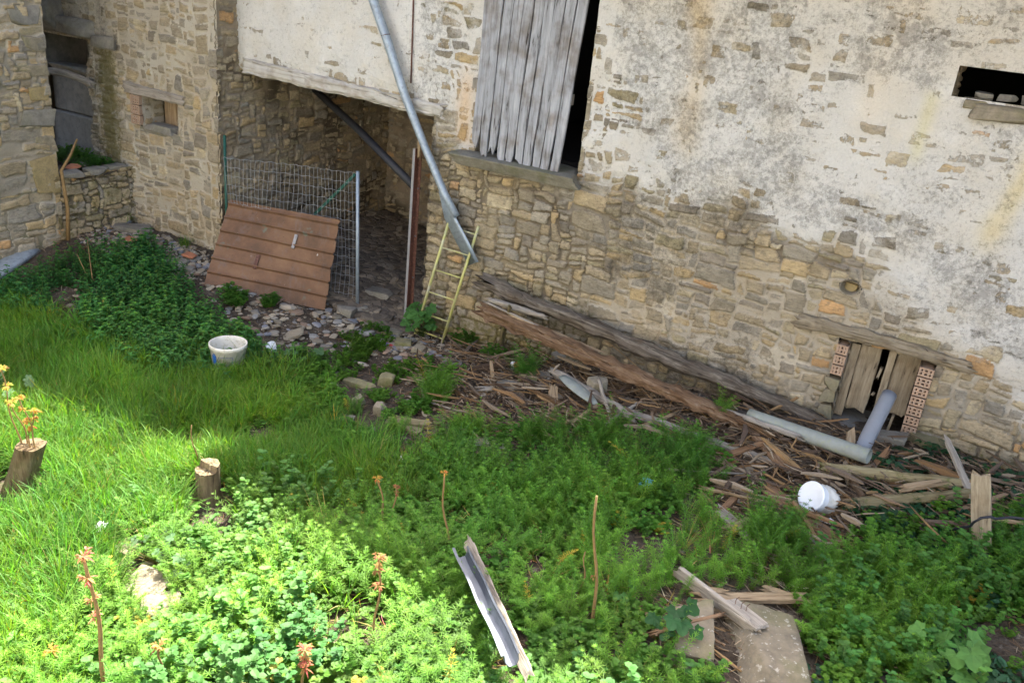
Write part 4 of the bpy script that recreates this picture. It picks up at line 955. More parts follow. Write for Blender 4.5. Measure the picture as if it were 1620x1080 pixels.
wd('stick', G(1195, 690, .05), G(1240, 740, .08), .07, .04, 'wood_red', 'red brown rotten chunk below the left end of the plastic pipe', 'stick', rough=.3)
wd('stick', G(1150, 720, .05), G(1210, 700, .08), .05, .03, 'wood_brown', 'brown splintered slat left of the red brown chunk', 'stick', rough=.2)
wd('stick', G(1262, 690, .1), G(1150, 650, .12), .045, None, 'wood_grey', 'grey weathered branch lying over the left end of the plastic pipe', 'stick', rough=.2)
wd('stick', G(1160, 790, .05), G(1120, 830, .04), .05, .03, 'wood_brown', 'brown slat half sunk in the weeds left of the thin cane', 'stick')
# nails
for i, (px_, py_) in enumerate(((1163, 955), (1172, 962), (1180, 966))):
    p = G(px_, py_, .135); k = MB(); k.tube([p, p + A((0, 0, .035)), p + A((.012, .006, .05))], .0022, 5); tag(k.build('nail', M['brownsteel'], None), ['bent nail nearest the weeds on the wide pale board end', 'middle one of three bent nails on the wide board end', 'bent nail nearest the tip of the wide pale board end'][i], 'nail', 'nails in the wide board end')
pb_ = G(1552, 892); k = MB(); k.tube([W(x_, y_, pb_[1] + .04 + o_) for x_, y_, o_ in ((1500, 838, .05), (1535, 832, .0), (1540, 826, -.03), (1552, 819, -.05), (1566, 817, -.02), (1575, 820, .03), (1600, 818, .05), (1650, 824, .05))], .009, 8)
tag(k.build('cable', M['rubber'], None, True), 'black cable looped round the upright tan board at the right edge', 'cable')
# curved white tile
def curved_tile():
    a = G(890, 596, .12); b = G(943, 640, .09); d = b - a; L = np.linalg.norm(d); d /= L; s_ = np.cross(d, (0, 0, 1)); s_ /= np.linalg.norm(s_); u_ = np.cross(s_, d); mb = MB()
    for i in range(11):
        t = i / 10; r_ = .07 * (max(0.01, math.sin(math.pi * (t * .84 + .12))) ** .5)
        for j in range(9): th = math.pi * (j / 8 - .5) * .9; mb.v.append(a + d * L * t + s_ * r_ * math.sin(th) + u_ * (r_ * .45 * math.cos(th)) )
    for i in range(10):
        for j in range(8): k = i * 9 + j; mb.f.append([k, k + 1, k + 10, k + 9])
    o = mb.build('curved_tile', M['pvc_moss'], None, True); m_ = o.modifiers.new('t', 'SOLIDIFY'); m_.thickness = .008; tag(o, 'whitish curved tile lying on the debris in front of the beam', 'tile')
curved_tile()

# ------------------------------------------------------------------ stones one can tell apart
def st(px_, py_, s_, mat, label, rz=0, dz=0, tilt=(0, 0), sink=.35, group='stones in the yard', **kw): return rock('stone', G(px_, py_, dz), s_, rz, mat, None, tilt, label, 'stone', group, sink=sink, **kw)
st(1215, 1050, (.50, .74, .26), 'concrete', 'big lichen spotted slab at the bottom, under the nailed boards', .45, -.03, (.0, .05), soft=50, planes=2)
st(1093, 1022, (.30, .44, .24), 'concrete', 'tan pointed block left of the big lichen spotted slab', .5, -.03, (.1, 0), soft=40, planes=4)
st(792, 760, (.19, .15, .12), 'rock_ochre', 'smooth yellow stone poking out of the lacy weeds', .3)
st(546, 497, (.27, .17, .14), 'rock_grey', 'grey boulder right of the lower corner of the rusty sheet', .2)
st(572, 494, (.18, .18, .12), 'rock_grey', 'grey stone at the foot of the pale steel post', .9)
st(608, 494, (.50, .22, .06), 'rock_grey', 'flat dark slab lying across the passage threshold', -.25)
st(600, 470, (.34, .30, .16), 'rock_grey', 'rounded stone just inside the dark passage', .1)
st(615, 527, (.34, .24, .08), 'rock_tan', 'flat greenish tan slab left of the brown steel post', .3)
st(637, 547, (.20, .16, .15), 'rock_moss', 'mossy yellow stone in front of the vine', .4)
st(662, 556, (.16, .14, .10), 'rock_tan', 'brown stone right of the mossy yellow one', .1)
st(275, 418, (.36, .26, .09), 'rock_grey', 'flat grey slab between the nettles and the rusty sheet', .1)
st(212, 364, (.50, .30, .09), 'rock_grey', 'flat slab in the corner under the small window', .3)
st(300, 428, (.16, .14, .08), 'rock_grey', 'small grey stone at the left foot of the rusty sheet', .3)
st(835, 600, (.24, .18, .13), 'rock_moss', 'green mossy stone carrying the drink can', .2)
st(800, 612, (.2, .14, .09), 'rock_grey', 'flat grey stone left of the mossy stone with the can', .5)
st(862, 600, (.22, .12, .10), 'rock_grey', 'pale grey stone behind the white curved tile', -.3)
st(945, 612, (.18, .14, .12), 'rock_tan', 'angular tan stone leaning on the red brown beam', .8, .08)
st(883, 566, (.15, .1, .1), 'rock_grey', 'small grey stone wedged below the red brown beam', .8, .08)
st(611, 608, (.16, .12, .20), 'rock_moss', 'upright mossy tan stone at the head of the sunken stone frame', .5)
st(567, 610, (.36, .10, .09), 'rock_moss', 'long mossy kerb stone at the back of the sunken stone frame', .05)
st(524, 618, (.12, .10, .12), 'rock_tan', 'small stone at the left end of the mossy kerb stone', .05)
st(567, 640, (.09, .10, .14), 'rock_tan', 'upright tan stone on the left side of the sunken stone frame', .05)
st(600, 655, (.09, .10, .16), 'rock_tan', 'upright narrow stone on the right side of the sunken stone frame', .2)
st(550, 668, (.12, .10, .10), 'rock_grey', 'brownish stone below the left upright of the stone frame', .3)
st(640, 676, (.40, .16, .07), 'rock_moss', 'long flat mossy stone below the stone frame', -.2)
st(720, 705, (.20, .14, .06), 'rock_moss', 'flat stone under the lacy tuft near the middle', .2)
st(588, 686, (.12, .10, .10), 'rock_grey', 'pale grey stone in the grass below the stone frame', .4)
st(438, 618, (.12, .08, .12), 'rock_tan', 'small upright stone in the grass right of the bucket', .1)
st(458, 618, (.08, .08, .13), 'rock_grey', 'narrow upright stone next to the small one right of the bucket', .5)
st(515, 552, (.14, .10, .08), 'rock_grey', 'grey stone half hidden behind the broad leaves', .3)
st(528, 596, (.20, .1, .10), 'rock_grey', 'dark stone block beside the low weeds in the middle', .1)
st(670, 595, (.26, .16, .09), 'rock_tan', 'pale flat stone below the foot of the ladder', .1)
st(715, 578, (.24, .14, .08), 'rock_grey', 'mottled flat stone among the sticks below the ladder', .1)
st(1405, 700, (.30, .2, .14), 'rock_grey', 'grey stone behind the foot of the standing grey pipe', .2)
st(1470, 715, (.45, .2, .22), 'rock_moss', 'large grey green stone at the wall foot right of the hatch', .1, -.05)
st(1120, 712, (.12, .1, .1), 'rock_tan', 'small tan stone right of the lacy weeds', .1, .03)
st(205, 870, (.16, .2, .07), 'concrete', 'small bare stone in the sun above the larger bare patch', .1, .02)
st(232, 930, (.30, .36, .10), 'concrete', 'large bare stone showing through the sunlit weeds', .3, .02)
st(255, 965, (.22, .26, .09), 'concrete', 'broken bare stone at the lower side of the large sunlit one', .8, .02)
st(30, 905, (.24, .18, .08), 'concrete', 'bare stone in the sun near the left edge', .2, .02)
st(90, 745, (.10, .14, .06), 'concrete', 'small bare stone right of the left stump', .2, .02)
st(155, 462, (.14, .12, .05), 'rock_grey', 'small grey stone in the bare patch among the nettles', .2)
for i, (px_, py_, s_) in enumerate(((300, 405, .12), (305, 300 + 92, .1))):
    pass
for (px_, py_, lab) in ((300, 404, 'terracotta shard by the foot of the house corner'), (208, 379, 'terracotta shard on the slab under the small window')):
    rock('shard', G(px_, py_, .06), (.16, .12, .025), .2, 'terracotta', None, (.1, .1), lab, 'shard', 'terracotta shards', soft=40)
p_ = S(117, 272, -9.25); rock('shard', (p_[0], p_[1], 1.06), (.14, .22, .03), .2, 'terracotta', None, (.1, .1), 'terracotta shard on top of the low wall', 'shard', 'terracotta shards', soft=40)

# ------------------------------------------------------------------ stumps
def stump(c, top, r, label, seed, step=True):
    e = empty('tree_stump', c, label, 'stump'); rng = np.random.default_rng(seed); c = A(c); top = A(top); n_ = 40; m = 18; mb = MB()
    ax = top - c
    for i in range(m + 1):
        t = i / m
        for k in range(n_):
            a = 2 * math.pi * k / n_; fl = 1 + .35 * (1 - t) ** 3; rr = r * fl * (1 + .07 * float(fbm(math.cos(a) * 2 + seed, math.sin(a) * 2, seed, 3)) + .035 * float(fbm(a * 6, t * 2, seed + 1, 2)))
            z_off = 0
            if i == m and step: z_off = .022 * (1 if math.sin(a) > .1 else -1) 
            mb.v.append(c + ax * t + A((rr * math.cos(a), rr * math.sin(a), -.06 * (1 - t) ** 2 + z_off)))
    for i in range(m):
        for k in range(n_): k2 = (k + 1) % n_; mb.f.append([i * n_ + k, i * n_ + k2, (i + 1) * n_ + k2, (i + 1) * n_ + k])
    mb.build('bark', M['stub'], e, True)
    q = MB(); b = m * n_; rings = [1.0, .8, .55, .3, .0]
    for f_ in rings:
        for k in range(n_):
            a = 2 * math.pi * k / n_; p = mb.v[b + k]; cc = top; z_ = p[2] if step else top[2] + (p[2] - top[2]) * f_
            q.v.append(A((cc[0] + (p[0] - cc[0]) * f_, cc[1] + (p[1] - cc[1]) * f_, z_ + .003 * rng.normal() * (f_ < 1) + (0.001))))
    for i in range(4):
        for k in range(n_): k2 = (k + 1) % n_; q.f.append([i * n_ + k, i * n_ + k2, (i + 1) * n_ + k2, (i + 1) * n_ + k])
    q.build('cut_top', M['stub'], e)
    return e
a = G(330, 792); stump(a, a + A((.0, .0, .27)), .082, 'short cut stump with a stepped top in the middle of the sunlit grass', 3)
a = G(28, 772); stump(a, a + A((.12, .06, .36)), .092, 'leaning cut stump with leafy sprouts at the left edge', 6, False)

# ------------------------------------------------------------------ plants: templates and one-mesh builder
class Plant:
    def __init__(s): s.v = []; s.f = []; s.c = []
    def tri(s, pts, cols=None, col=(1, 1, 1)):
        b = len(s.v); s.v += [np.array(p, float) for p in pts]; s.c += (cols or [col] * len(pts)); return b
    def blade(s, base, dirv, L, w, droop, col, seg=4, tip=(1.15, 1.15, 1.0), fold=0.0):
        """narrow leaf: strip that bends down"""
        d = np.array(dirv, float); d /= np.linalg.norm(d); side = np.cross(d, (0, 0, 1)); n_ = np.linalg.norm(side); side = side / n_ if n_ > .05 else np.array([1, 0, 0.])
        p = np.array(base, float); b = len(s.v); st_ = L / seg
        prof = [.55, 1.0, .9, .6, .25, .1]
        for i in range(seg):
            wv = w * (np.interp(i / seg, [0, .3, .6, 1], [.5, 1, .85, .15])); s.v += [p - side * wv / 2, p + side * wv / 2]; cc = tuple(np.array(col) * (np.array(tip) ** (i / seg))); s.c += [cc, cc]
            p = p + d * st_; d = d + np.array([0, 0, -droop]); d /= np.linalg.norm(d)
        s.v.append(p); s.c.append(tuple(np.array(col) * tip))
        for i in range(seg - 1): k = b + 2 * i; s.f += [(k, k + 1, k + 3), (k, k + 3, k + 2)]
        k = b + 2 * (seg - 1); s.f.append((k, k + 1, k + 2))
    def leaf(s, base, dirv, L, w, col, up=(0, 0, 1), cup=.15, n=3, droop=0.15, round_=False):
        """broad leaf: folded along the midrib, drooping tip"""
        d = np.array(dirv, float); d /= np.linalg.norm(d); side = np.cross(d, up); nn = np.linalg.norm(side); side = side / nn if nn > .05 else np.array([1, 0, 0.]); u = np.cross(side, d)
        p = np.array(base, float); b = len(s.v); ts = [0, .3, .62, 1.0] if not round_ else [0, .25, .7, 1.0]; ws = [0, .5, .4, 0] if not round_ else [0, .5, .52, 0]
        mid = [p + d * L * t - np.array([0, 0, droop * L * t * t]) for t in ts]
        s.v += [mid[0], mid[1] - side * ws[1] * w + u * cup * w, mid[1], mid[1] + side * ws[1] * w + u * cup * w, mid[2] - side * ws[2] * w + u * cup * w * .7, mid[2], mid[2] + side * ws[2] * w + u * cup * w * .7, mid[3]]
        c1 = tuple(np.array(col)); s.c += [c1] * 8
        s.f += [(b, b + 2, b + 1), (b, b + 3, b + 2), (b + 1, b + 2, b + 5), (b + 1, b + 5, b + 4), (b + 2, b + 3, b + 6), (b + 2, b + 6, b + 5), (b + 4, b + 5, b + 7), (b + 5, b + 6, b + 7)]
    def stalk(s, p0, p1, r, col):
        p0 = np.array(p0, float); p1 = np.array(p1, float); d = p1 - p0; d /= np.linalg.norm(d) + 1e-9; a = np.cross(d, (.3, .9, .1)); a /= np.linalg.norm(a); c = np.cross(d, a); b = len(s.v)
        for P, q in ((p0, r), (p1, r * .7)):
            for k in range(3): th = k * 2.094; s.v.append(P + q * (a * math.cos(th) + c * math.sin(th)))
        s.c += [tuple(col)] * 6
        for k in range(3): k2 = (k + 1) % 3; s.f += [(b + k, b + k2, b + 3 + k2), (b + k, b + 3 + k2, b + 3 + k)]
    def arr(s): return np.array(s.v), np.array(s.f, int), np.array(s.c, float)

rg = np.random.default_rng(77)
def T_grass(kind):
    p = Plant()
    for i in range(12):
        a = rg.uniform(0, 6.28); b = rg.uniform(0, .03); t = rg.uniform(.05, .5) + (.15 if kind else 0); L = rg.uniform(.5, 1.0)
        g_ = rg.uniform(.8, 1.15); c = (.088 * g_ * rg.uniform(.75, 1.35), .19 * g_, .026 * g_)
        if rg.uniform() < .06: c = (.35, .30, .14)
        p.blade((b * math.cos(a), b * math.sin(a), 0), (math.cos(a) * t, math.sin(a) * t, 1), L, .021 * rg.uniform(.7, 1.2), rg.uniform(.12, .45), c, 5)
    return p.arr()
def T_nettle():
    p = Plant(); h = 0; a = rg.uniform(0, 6.28); top = rg.uniform(.85, 1.0); lean = rg.uniform(-.12, .12, 2); P0 = np.array([0, 0, 0.]); nn = 7
    for i in range(nn):
        t = (i + 1) / nn; P1 = np.array([lean[0] * t, lean[1] * t, top * t]); p.stalk(P0, P1, .010, (.10, .16, .05)); P0 = P1
        L = .26 * (1 - .45 * abs(t - .5)) * rg.uniform(.85, 1.15); a += 1.57 + rg.uniform(-.2, .2)
        for s_ in (0, math.pi):
            g_ = rg.uniform(.8, 1.2) * (1 + .25 * t); el = rg.uniform(-.1, .35)
            p.leaf(P1, (math.cos(a + s_), math.sin(a + s_), el), L, L * .62, (.045 * g_, .135 * g_, .035 * g_), cup=.12, droop=.25)
    for k in range(4): p.leaf(P0, (math.cos(a + k * 1.57), math.sin(a + k * 1.57), .8), .11, .07, (.09, .22, .04), cup=.2)
    return p.arr()
def T_galium():
    p = Plant(); lean = rg.uniform(-.45, .45, 2); nw = 10; P0 = np.array([0, 0, 0.])
    for i in range(nw):
        t = (i + 1) / nw; P1 = np.array([lean[0] * t * t, lean[1] * t * t, t]); p.stalk(P0, P1, .006, (.09, .17, .05)); P0 = P1; n_ = 7; a0 = rg.uniform(0, 6)
        L = .155 * (1.05 - .65 * max(0, t - .72) / .28) * (.6 + .5 * min(1, t * 2)); el = .12 + .9 * max(0, t - .6)
        for k in range(n_):
            a = a0 + k * 6.283 / n_; g_ = rg.uniform(.85, 1.15) * (.95 + .35 * t)
            p.blade(P1, (math.cos(a), math.sin(a), el + rg.uniform(-.15, .15)), L, .020, .12, (.085 * g_, .185 * g_, .022 * g_), 2)
    return p.arr()
def T_lacy():
    p = Plant()
    for i in range(9):
        a = rg.uniform(0, 6.28); t = rg.uniform(.15, .9); d = np.array([math.cos(a) * t, math.sin(a) * t, 1.0]); d /= np.linalg.norm(d); L = rg.uniform(.6, 1.0); p.stalk((0, 0, 0), d * L, .007, (.08, .15, .05))
        for f_ in (.5, .72, .9, 1.0):
            for k in range(5 if f_ == 1 else 2):
                b = a + (k - 2) * .55 if f_ == 1 else a + (1.2 if k else -1.2); g_ = rg.uniform(.75, 1.25)
                p.leaf(d * L * f_, (math.cos(b), math.sin(b), rg.uniform(-.1, .5)), .19 * rg.uniform(.7, 1.1), .15, (.082 * g_, .18 * g_, .022 * g_), cup=.1, round_=True)
    return p.arr()
def T_clover(shade=1.0):
    p = Plant()
    for i in range(10):
        a = rg.uniform(0, 6.28); t = rg.uniform(.1, 1.0); d = np.array([math.cos(a) * t, math.sin(a) * t, 1.0]); d /= np.linalg.norm(d); L = rg.uniform(.5, 1.0); p.stalk((0, 0, 0), d * L, .008, (.09, .16, .05)); b0 = rg.uniform(0, 6)
        for k in range(3):
            b = b0 + k * 2.09; g_ = rg.uniform(.8, 1.25)
            p.leaf(d * L, (math.cos(b), math.sin(b), rg.uniform(0, .4)), .20, .19, (.088 * g_, .19 * g_, .024 * g_), cup=.08, round_=True, droop=.05)
    return p.arr()
def T_ivy():
    p = Plant()
    for i in range(11):
        a = rg.uniform(0, 6.28); r_ = rg.uniform(.1, .8); c = np.array([r_ * math.cos(a), r_ * math.sin(a), rg.uniform(.15, .7)]); p.stalk((0, 0, 0), c, .010, (.06, .05, .03)); g_ = rg.uniform(.6, 1.3); b0 = rg.uniform(0, 6)
        up = np.array([rg.uniform(-.4, .4), rg.uniform(-.8, .1), 1])
        for k, l_ in ((-1.1, .30), (0, .42), (1.1, .30)): p.leaf(c, (math.cos(b0 + k), math.sin(b0 + k), -.1), l_, l_ * .65, (.022 * g_, .065 * g_, .026 * g_), up=up, cup=.05)
    return p.arr()
def T_sprig(): # round bright leaves on upright stem
    p = Plant(); P0 = np.array([0, 0, 0.]); lean = rg.uniform(-.25, .25, 2)
    for i in range(8):
        t = (i + 1) / 8; P1 = np.array([lean[0] * t, lean[1] * t, t]); p.stalk(P0, P1, .007, (.10, .16, .05)); P0 = P1
        for k in range(3): a = rg.uniform(0, 6.28); g_ = rg.uniform(.8, 1.3); p.leaf(P1, (math.cos(a), math.sin(a), rg.uniform(0, .5)), .17, .13, (.075 * g_, .185 * g_, .04 * g_), cup=.12, round_=True)
    return p.arr()
def scatter(name, tmpls, pts, size, mat, tilt=.15, label=None, colvar=.18, cat=None, ground=True, dz=-.01, tone=None):
    n = len(pts); rng = np.random.default_rng(len(name) * 7 + n); Vs = []; Fs = []; Cs = []; off = 0; which = rng.integers(0, len(tmpls), n)
    ya = rng.uniform(0, 6.283, n); sc = rng.uniform(size[0], size[1], n); tx = rng.normal(0, tilt, n); ty = rng.normal(0, tilt, n)
    z = gz(pts[:, 0], pts[:, 1]) + dz
    lowf = 1 + .22 * fbm(pts[:, 0] * 1.7, pts[:, 1] * 1.7, 61, 3); sc = sc * (1 + .22 * fbm(pts[:, 0] * 2.1, pts[:, 1] * 2.1, 67, 3))
    if tone is None:
        tn = fbm(pts[:, 0] * 1.3 + 7, pts[:, 1] * 1.3, 91 + len(name), 4)[:, None] * .5 + .5 + rng.normal(0, .12, (n, 1)); tn = tn.clip(0, 1); tone = np.array([.70, .86, 1.0]) * (1 - tn) + np.array([1.2, 1.08, .9]) * tn
        old = rng.uniform(0, 1, (n, 1)) < .004; tone = np.where(old, np.array([3.2, 1.25, 1.3]), tone)
    for k, (v, f, c) in enumerate(tmpls):
        I = np.where(which == k)[0]
        if len(I) == 0: continue
        ca, sa = np.cos(ya[I])[:, None], np.sin(ya[I])[:, None]; s_ = sc[I][:, None]
        x = (v[None, :, 0] * ca - v[None, :, 1] * sa) * s_; y = (v[None, :, 0] * sa + v[None, :, 1] * ca) * s_; zz = v[None, :, 2] * s_
        x = x + zz * tx[I][:, None]; y = y + zz * ty[I][:, None]
        P = np.stack([x + pts[I, 0][:, None], y + pts[I, 1][:, None], zz + z[I][:, None]], -1); nv = len(v)
        Vs.append(P.reshape(-1, 3)); Fs.append((f[None] + (np.arange(len(I)) * nv)[:, None, None]).reshape(-1, 3) + off); off += len(I) * nv
        cv = (1 + rng.uniform(-colvar, colvar, (len(I), 1, 1))) * lowf[I][:, None, None] * (1 + rng.uniform(-.08, .08, (len(I), 1, 3))) * tone[I][:, None, :]
        Cs.append((c[None] * cv).reshape(-1, 3))
    o = mesh_np(name, np.concatenate(Vs), np.concatenate(Fs), M[mat], None, False, cols={'col': np.concatenate(Cs).clip(0, 1)})
    return tag(o, kind='stuff', label=label, cat=cat)

# where things grow (zones given as outlines in the yard)
rs = np.random.default_rng(9)
def cand(n, x0=-10, x1=2.6, y0=-6.4, y1=-.05):
    p = np.stack([rs.uniform(x0, x1, n), rs.uniform(y0, y1, n)], 1)
    if y1 < .1:
        edge = np.where(p[:, 0] < -7.5, -.42, -.10); p = p[p[:, 1] < edge]
        p = p[~((p[:, 0] < -9.15))]
    z = gz(p[:, 0], p[:, 1]); return p, topix(np.concatenate([p, z[:, None]], 1))
NETTLE = [(-300, 540), (0, 462), (60, 440), (120, 405), (190, 400), (255, 405), (285, 440), (300, 470), (340, 500), (390, 540), (425, 565), (420, 580), (330, 600), (300, 605), (200, 590), (120, 525), (90, 490), (85, 515), (0, 500)]
GRASS = [(-600, 540), (0, 490), (100, 510), (210, 575), (330, 592), (420, 590), (470, 640), (560, 700), (700, 740), (720, 800), (600, 790), (540, 800), (430, 790), (400, 800), (330, 815), (250, 840), (200, 900), (150, 1000), (100, 1200), (-900, 1300)]
LACY = [(650, 740), (700, 710), (760, 725), (830, 720), (880, 715), (960, 725), (1040, 720), (1105, 735), (1130, 765), (1110, 800), (1130, 850), (1150, 890), (1240, 910), (1330, 905), (1480, 890), (1500, 940), (1440, 1100), (1300, 1120), (1270, 965), (1060, 935), (1010, 960), (930, 985), (860, 1000), (880, 1100), (1000, 1300), (800, 1300), (760, 1000), (700, 860), (640, 780)]
LACY2 = [(1190, 850), (1205, 830), (1240, 825), (1262, 862), (1250, 880), (1330, 905), (1240, 905), (1180, 890)]
CLOV = [(250, 840), (330, 815), (430, 790), (560, 800), (700, 830), (740, 900), (780, 1000), (850, 1100), (1100, 1100), (1100, 1500), (-600, 1500), (-300, 1150), (120, 1000), (200, 900)]
MID = [(420, 605), (480, 585), (560, 600), (600, 640), (560, 680), (640, 700), (700, 710), (740, 725), (720, 760), (640, 750), (560, 730), (480, 670)]
LOWC = [(700, 880), (860, 940), (1060, 950), (1045, 995), (1080, 1010), (1140, 1110), (860, 1110), (840, 1040)]
RIGHT = [(1330, 900), (1360, 850), (1450, 825), (1620, 850), (2300, 900), (2300, 1700), (1290, 1500), (1290, 1050), (1270, 960)]
BARE = [[(530, 605), (640, 600), (720, 612), (730, 700), (640, 712), (545, 690)],[(285, 770), (375, 770), (375, 860), (285, 860)], [(-20, 750), (80, 750), (80, 815), (-20, 815)], [(715, 900), (775, 900), (860, 1110), (790, 1110)],[(80, 465), (130, 455), (130, 520), (100, 530)], [(180, 900), (225, 870), (275, 930), (265, 990), (210, 985)], [(170, 845), (225, 850), (225, 890), (185, 895)], [(750, 880), (820, 1050), (850, 1050), (770, 890), (750, 850)],
        [(300, 395), (330, 440), (420, 500), (560, 530), (560, 470), (380, 440)], [(1150, 935), (1255, 940), (1255, 985), (1300, 1090), (1140, 1090), (1085, 1005), (1040, 1000), (1100, 950)], [(700, 790 - 60), (640, 745), (600, 735), (640, 715)]]
def rm(pts, px, holes, keep=.0):
    m = np.ones(len(pts), bool)
    for h_ in holes: m &= ~(inpoly(px, h_) & (rs.uniform(0, 1, len(pts)) > keep))
    return m
def zone(n, poly, holes=(), jit=14, **kw):
    p, px = cand(n, **kw); pj = px + rs.normal(0, jit, px.shape); m = inpoly(pj, poly)
    m &= rm(p, px, holes); return p[m], px[m]
GR = [T_grass(k % 2) for k in range(10)]; NE = [T_nettle() for _ in range(8)]; GA = [T_galium() for _ in range(8)]; LA = [T_lacy() for _ in range(8)]; CL = [T_clover() for _ in range(8)]; IV = [T_ivy() for _ in range(6)]; SP = [T_sprig() for _ in range(6)]
def clump(p, f, thr, seed): return p[fbm(p[:, 0] * f, p[:, 1] * f, seed, 3) > thr]
W1 = {'x0': -10, 'x1': 2.6}
pN, _ = zone(26000, NETTLE, BARE[4:5], 8); scatter('nettles', NE, pN, (.13, .25), 'leaf')
p1 = clump(zone(95000, GRASS, BARE, 16)[0], 2.2, -.75, 55); p2 = clump(zone(16000, MID, BARE, 20)[0], 1.6, .0, 3); p3 = clump(zone(9000, CLOV, BARE, 20)[0], 1.4, .15, 4)
allp = np.concatenate([p1, p2, p3]); scatter('grass', GR, allp, (.13, .34), 'leaf', .26)
p1, x1_ = zone(34000, LACY, BARE, 12); p1 = clump(p1, 1.5, -.42, 8); p2, _ = zone(30000, LACY2, (), 6); p3 = clump(zone(24000, RIGHT, BARE, 20)[0], 1.4, -.05, 5); p4 = clump(zone(34000, CLOV, BARE, 20)[0], 1.2, -.35, 6)
p5 = zone(4200, GRASS, BARE, 20)[0]; p6 = zone(900, LACY + [], BARE, 20)[0]; q5 = np.concatenate([p5, p6, zone(2200, CLOV, BARE, 20)[0]]); scatter('dry_grass', GR, q5, (.12, .26), 'leaf', .7, tone=np.tile(np.array([[2.6, 1.05, 2.6]]), (len(q5), 1)))
scatter('cleavers', GA, np.concatenate([p1, p2, p3, p4, zone(12000, LOWC, BARE, 14)[0]]), (.14, .28), 'leaf', .30)
p1 = clump(zone(26000, CLOV, BARE, 24)[0], 1.2, -.45, 15); p2, _ = zone(18000, MID, BARE, 18); p3 = clump(zone(12000, RIGHT, BARE, 24)[0], 1.6, -.1, 17); p4 = clump(zone(16000, LACY, BARE, 24)[0], 1.8, -.05, 18)
p5 = zone(9000, LOWC, BARE, 14)[0]; scatter('chervil', LA, np.concatenate([p1, p2, p3, p4, p5[::2]]), (.08, .19), 'leaf', .2)
p1 = clump(zone(16000, CLOV, BARE, 24)[0], 1.5, -.1, 25); p2 = clump(zone(18000, GRASS, BARE, 30)[0], 1.5, .15, 21); p3 = clump(zone(14000, RIGHT, BARE, 30)[0], 1.5, .0, 22); p4 = clump(zone(9000, MID, BARE, 24)[0], 1.5, .0, 23)
scatter('clover', CL, np.concatenate([p1, p2, p3, p4]), (.05, .12), 'leaf', .2)
p1 = clump(zone(22000, RIGHT, BARE, 30)[0], 1.7, -.15, 31); p2 = zone(6000, [(1380, 740), (1620, 730), (1900, 800), (1700, 900), (1380, 860)], (), 20)[0]
scatter('ivy', IV, np.concatenate([p1, p2]), (.08, .16), 'leafshiny', .3)
p1 = clump(zone(16000, CLOV, BARE, 24)[0], 2.0, .1, 41); p2 = clump(zone(10000, RIGHT, BARE, 24)[0], 2.0, -.05, 42)
scatter('chickweed', SP, np.concatenate([p1, p2]), (.14, .26), 'leaf', .3)

# small tufts that stand alone
TUFT = [(600, 632, LA, .10, .10, 18), (560, 655, GA, .12, .10, 24), (650, 650, LA, .09, .16, 20), (560, 690, GR, .16, .14, 30), (690, 640, GA, .14, .10, 30), (620, 690, GA, .11, .12, 30),(735, 690, GA, .22, .14, 160), (690, 620, GA, .17, .10, 60), (1138, 662, GA, .16, .06, 30), (1222, 868, GA, .22, .16, 110), (830, 598, GA, .13, .07, 40), (785, 570, LA, .13, .14, 26), (735, 545, LA, .1, .1, 12),
        (640, 590, LA, .12, .3, 46), (575, 560, LA, .14, .22, 46), (370, 478, LA, .10, .09, 16), (428, 484, LA, .09, .07, 12), (293, 392, GR, .2, .05, 16), (198, 352, GR, .22, .08, 20), (272, 425, GR, .20, .12, 26), (1440, 850, LA, .1, .2, 20),
        (505, 580, SP, .16, .12, 24), (468, 575, SP, .2, .12, 24), (590, 535, LA, .08, .3, 16), (1010, 760, GA, .24, .12, 60), (1090, 720, GA, .24, .14, 80), (700, 600, CL, .1, .2, 20), (900, 700, GA, .2, .3, 90), (850, 700, GA, .2, .2, 70), (960, 700, GA, .2, .2, 70)]
for kind, nm in ((GA, 'cleavers'), (LA, 'chervil'), (GR, 'grass'), (SP, 'chickweed'), (CL, 'clover')):
    P = []
    S_ = []
    for (a, b, kd, h_, r_, n_) in TUFT:
        if kd is kind: c = G(a, b); q = rs.normal(0, r_ * .5, (n_, 2)) + c[:2]; P.append(q); S_.append(h_)
    if P: scatter(nm, kind, np.concatenate(P), (min(S_) * .7, max(S_) * 1.1), 'leaf', .25)
# weeds on the ledge of the low wall
def ledge():
    p = np.stack([rs.uniform(-9.95, -9.2, 60), rs.uniform(-.85, -.45, 60)], 1); n = len(p)
    o = scatter('chervil', LA, p, (.08, .15), 'leaf', .3, dz=0); o.location.z = 1.02 - float(gz(-9.5, -.6)) 
ledge()

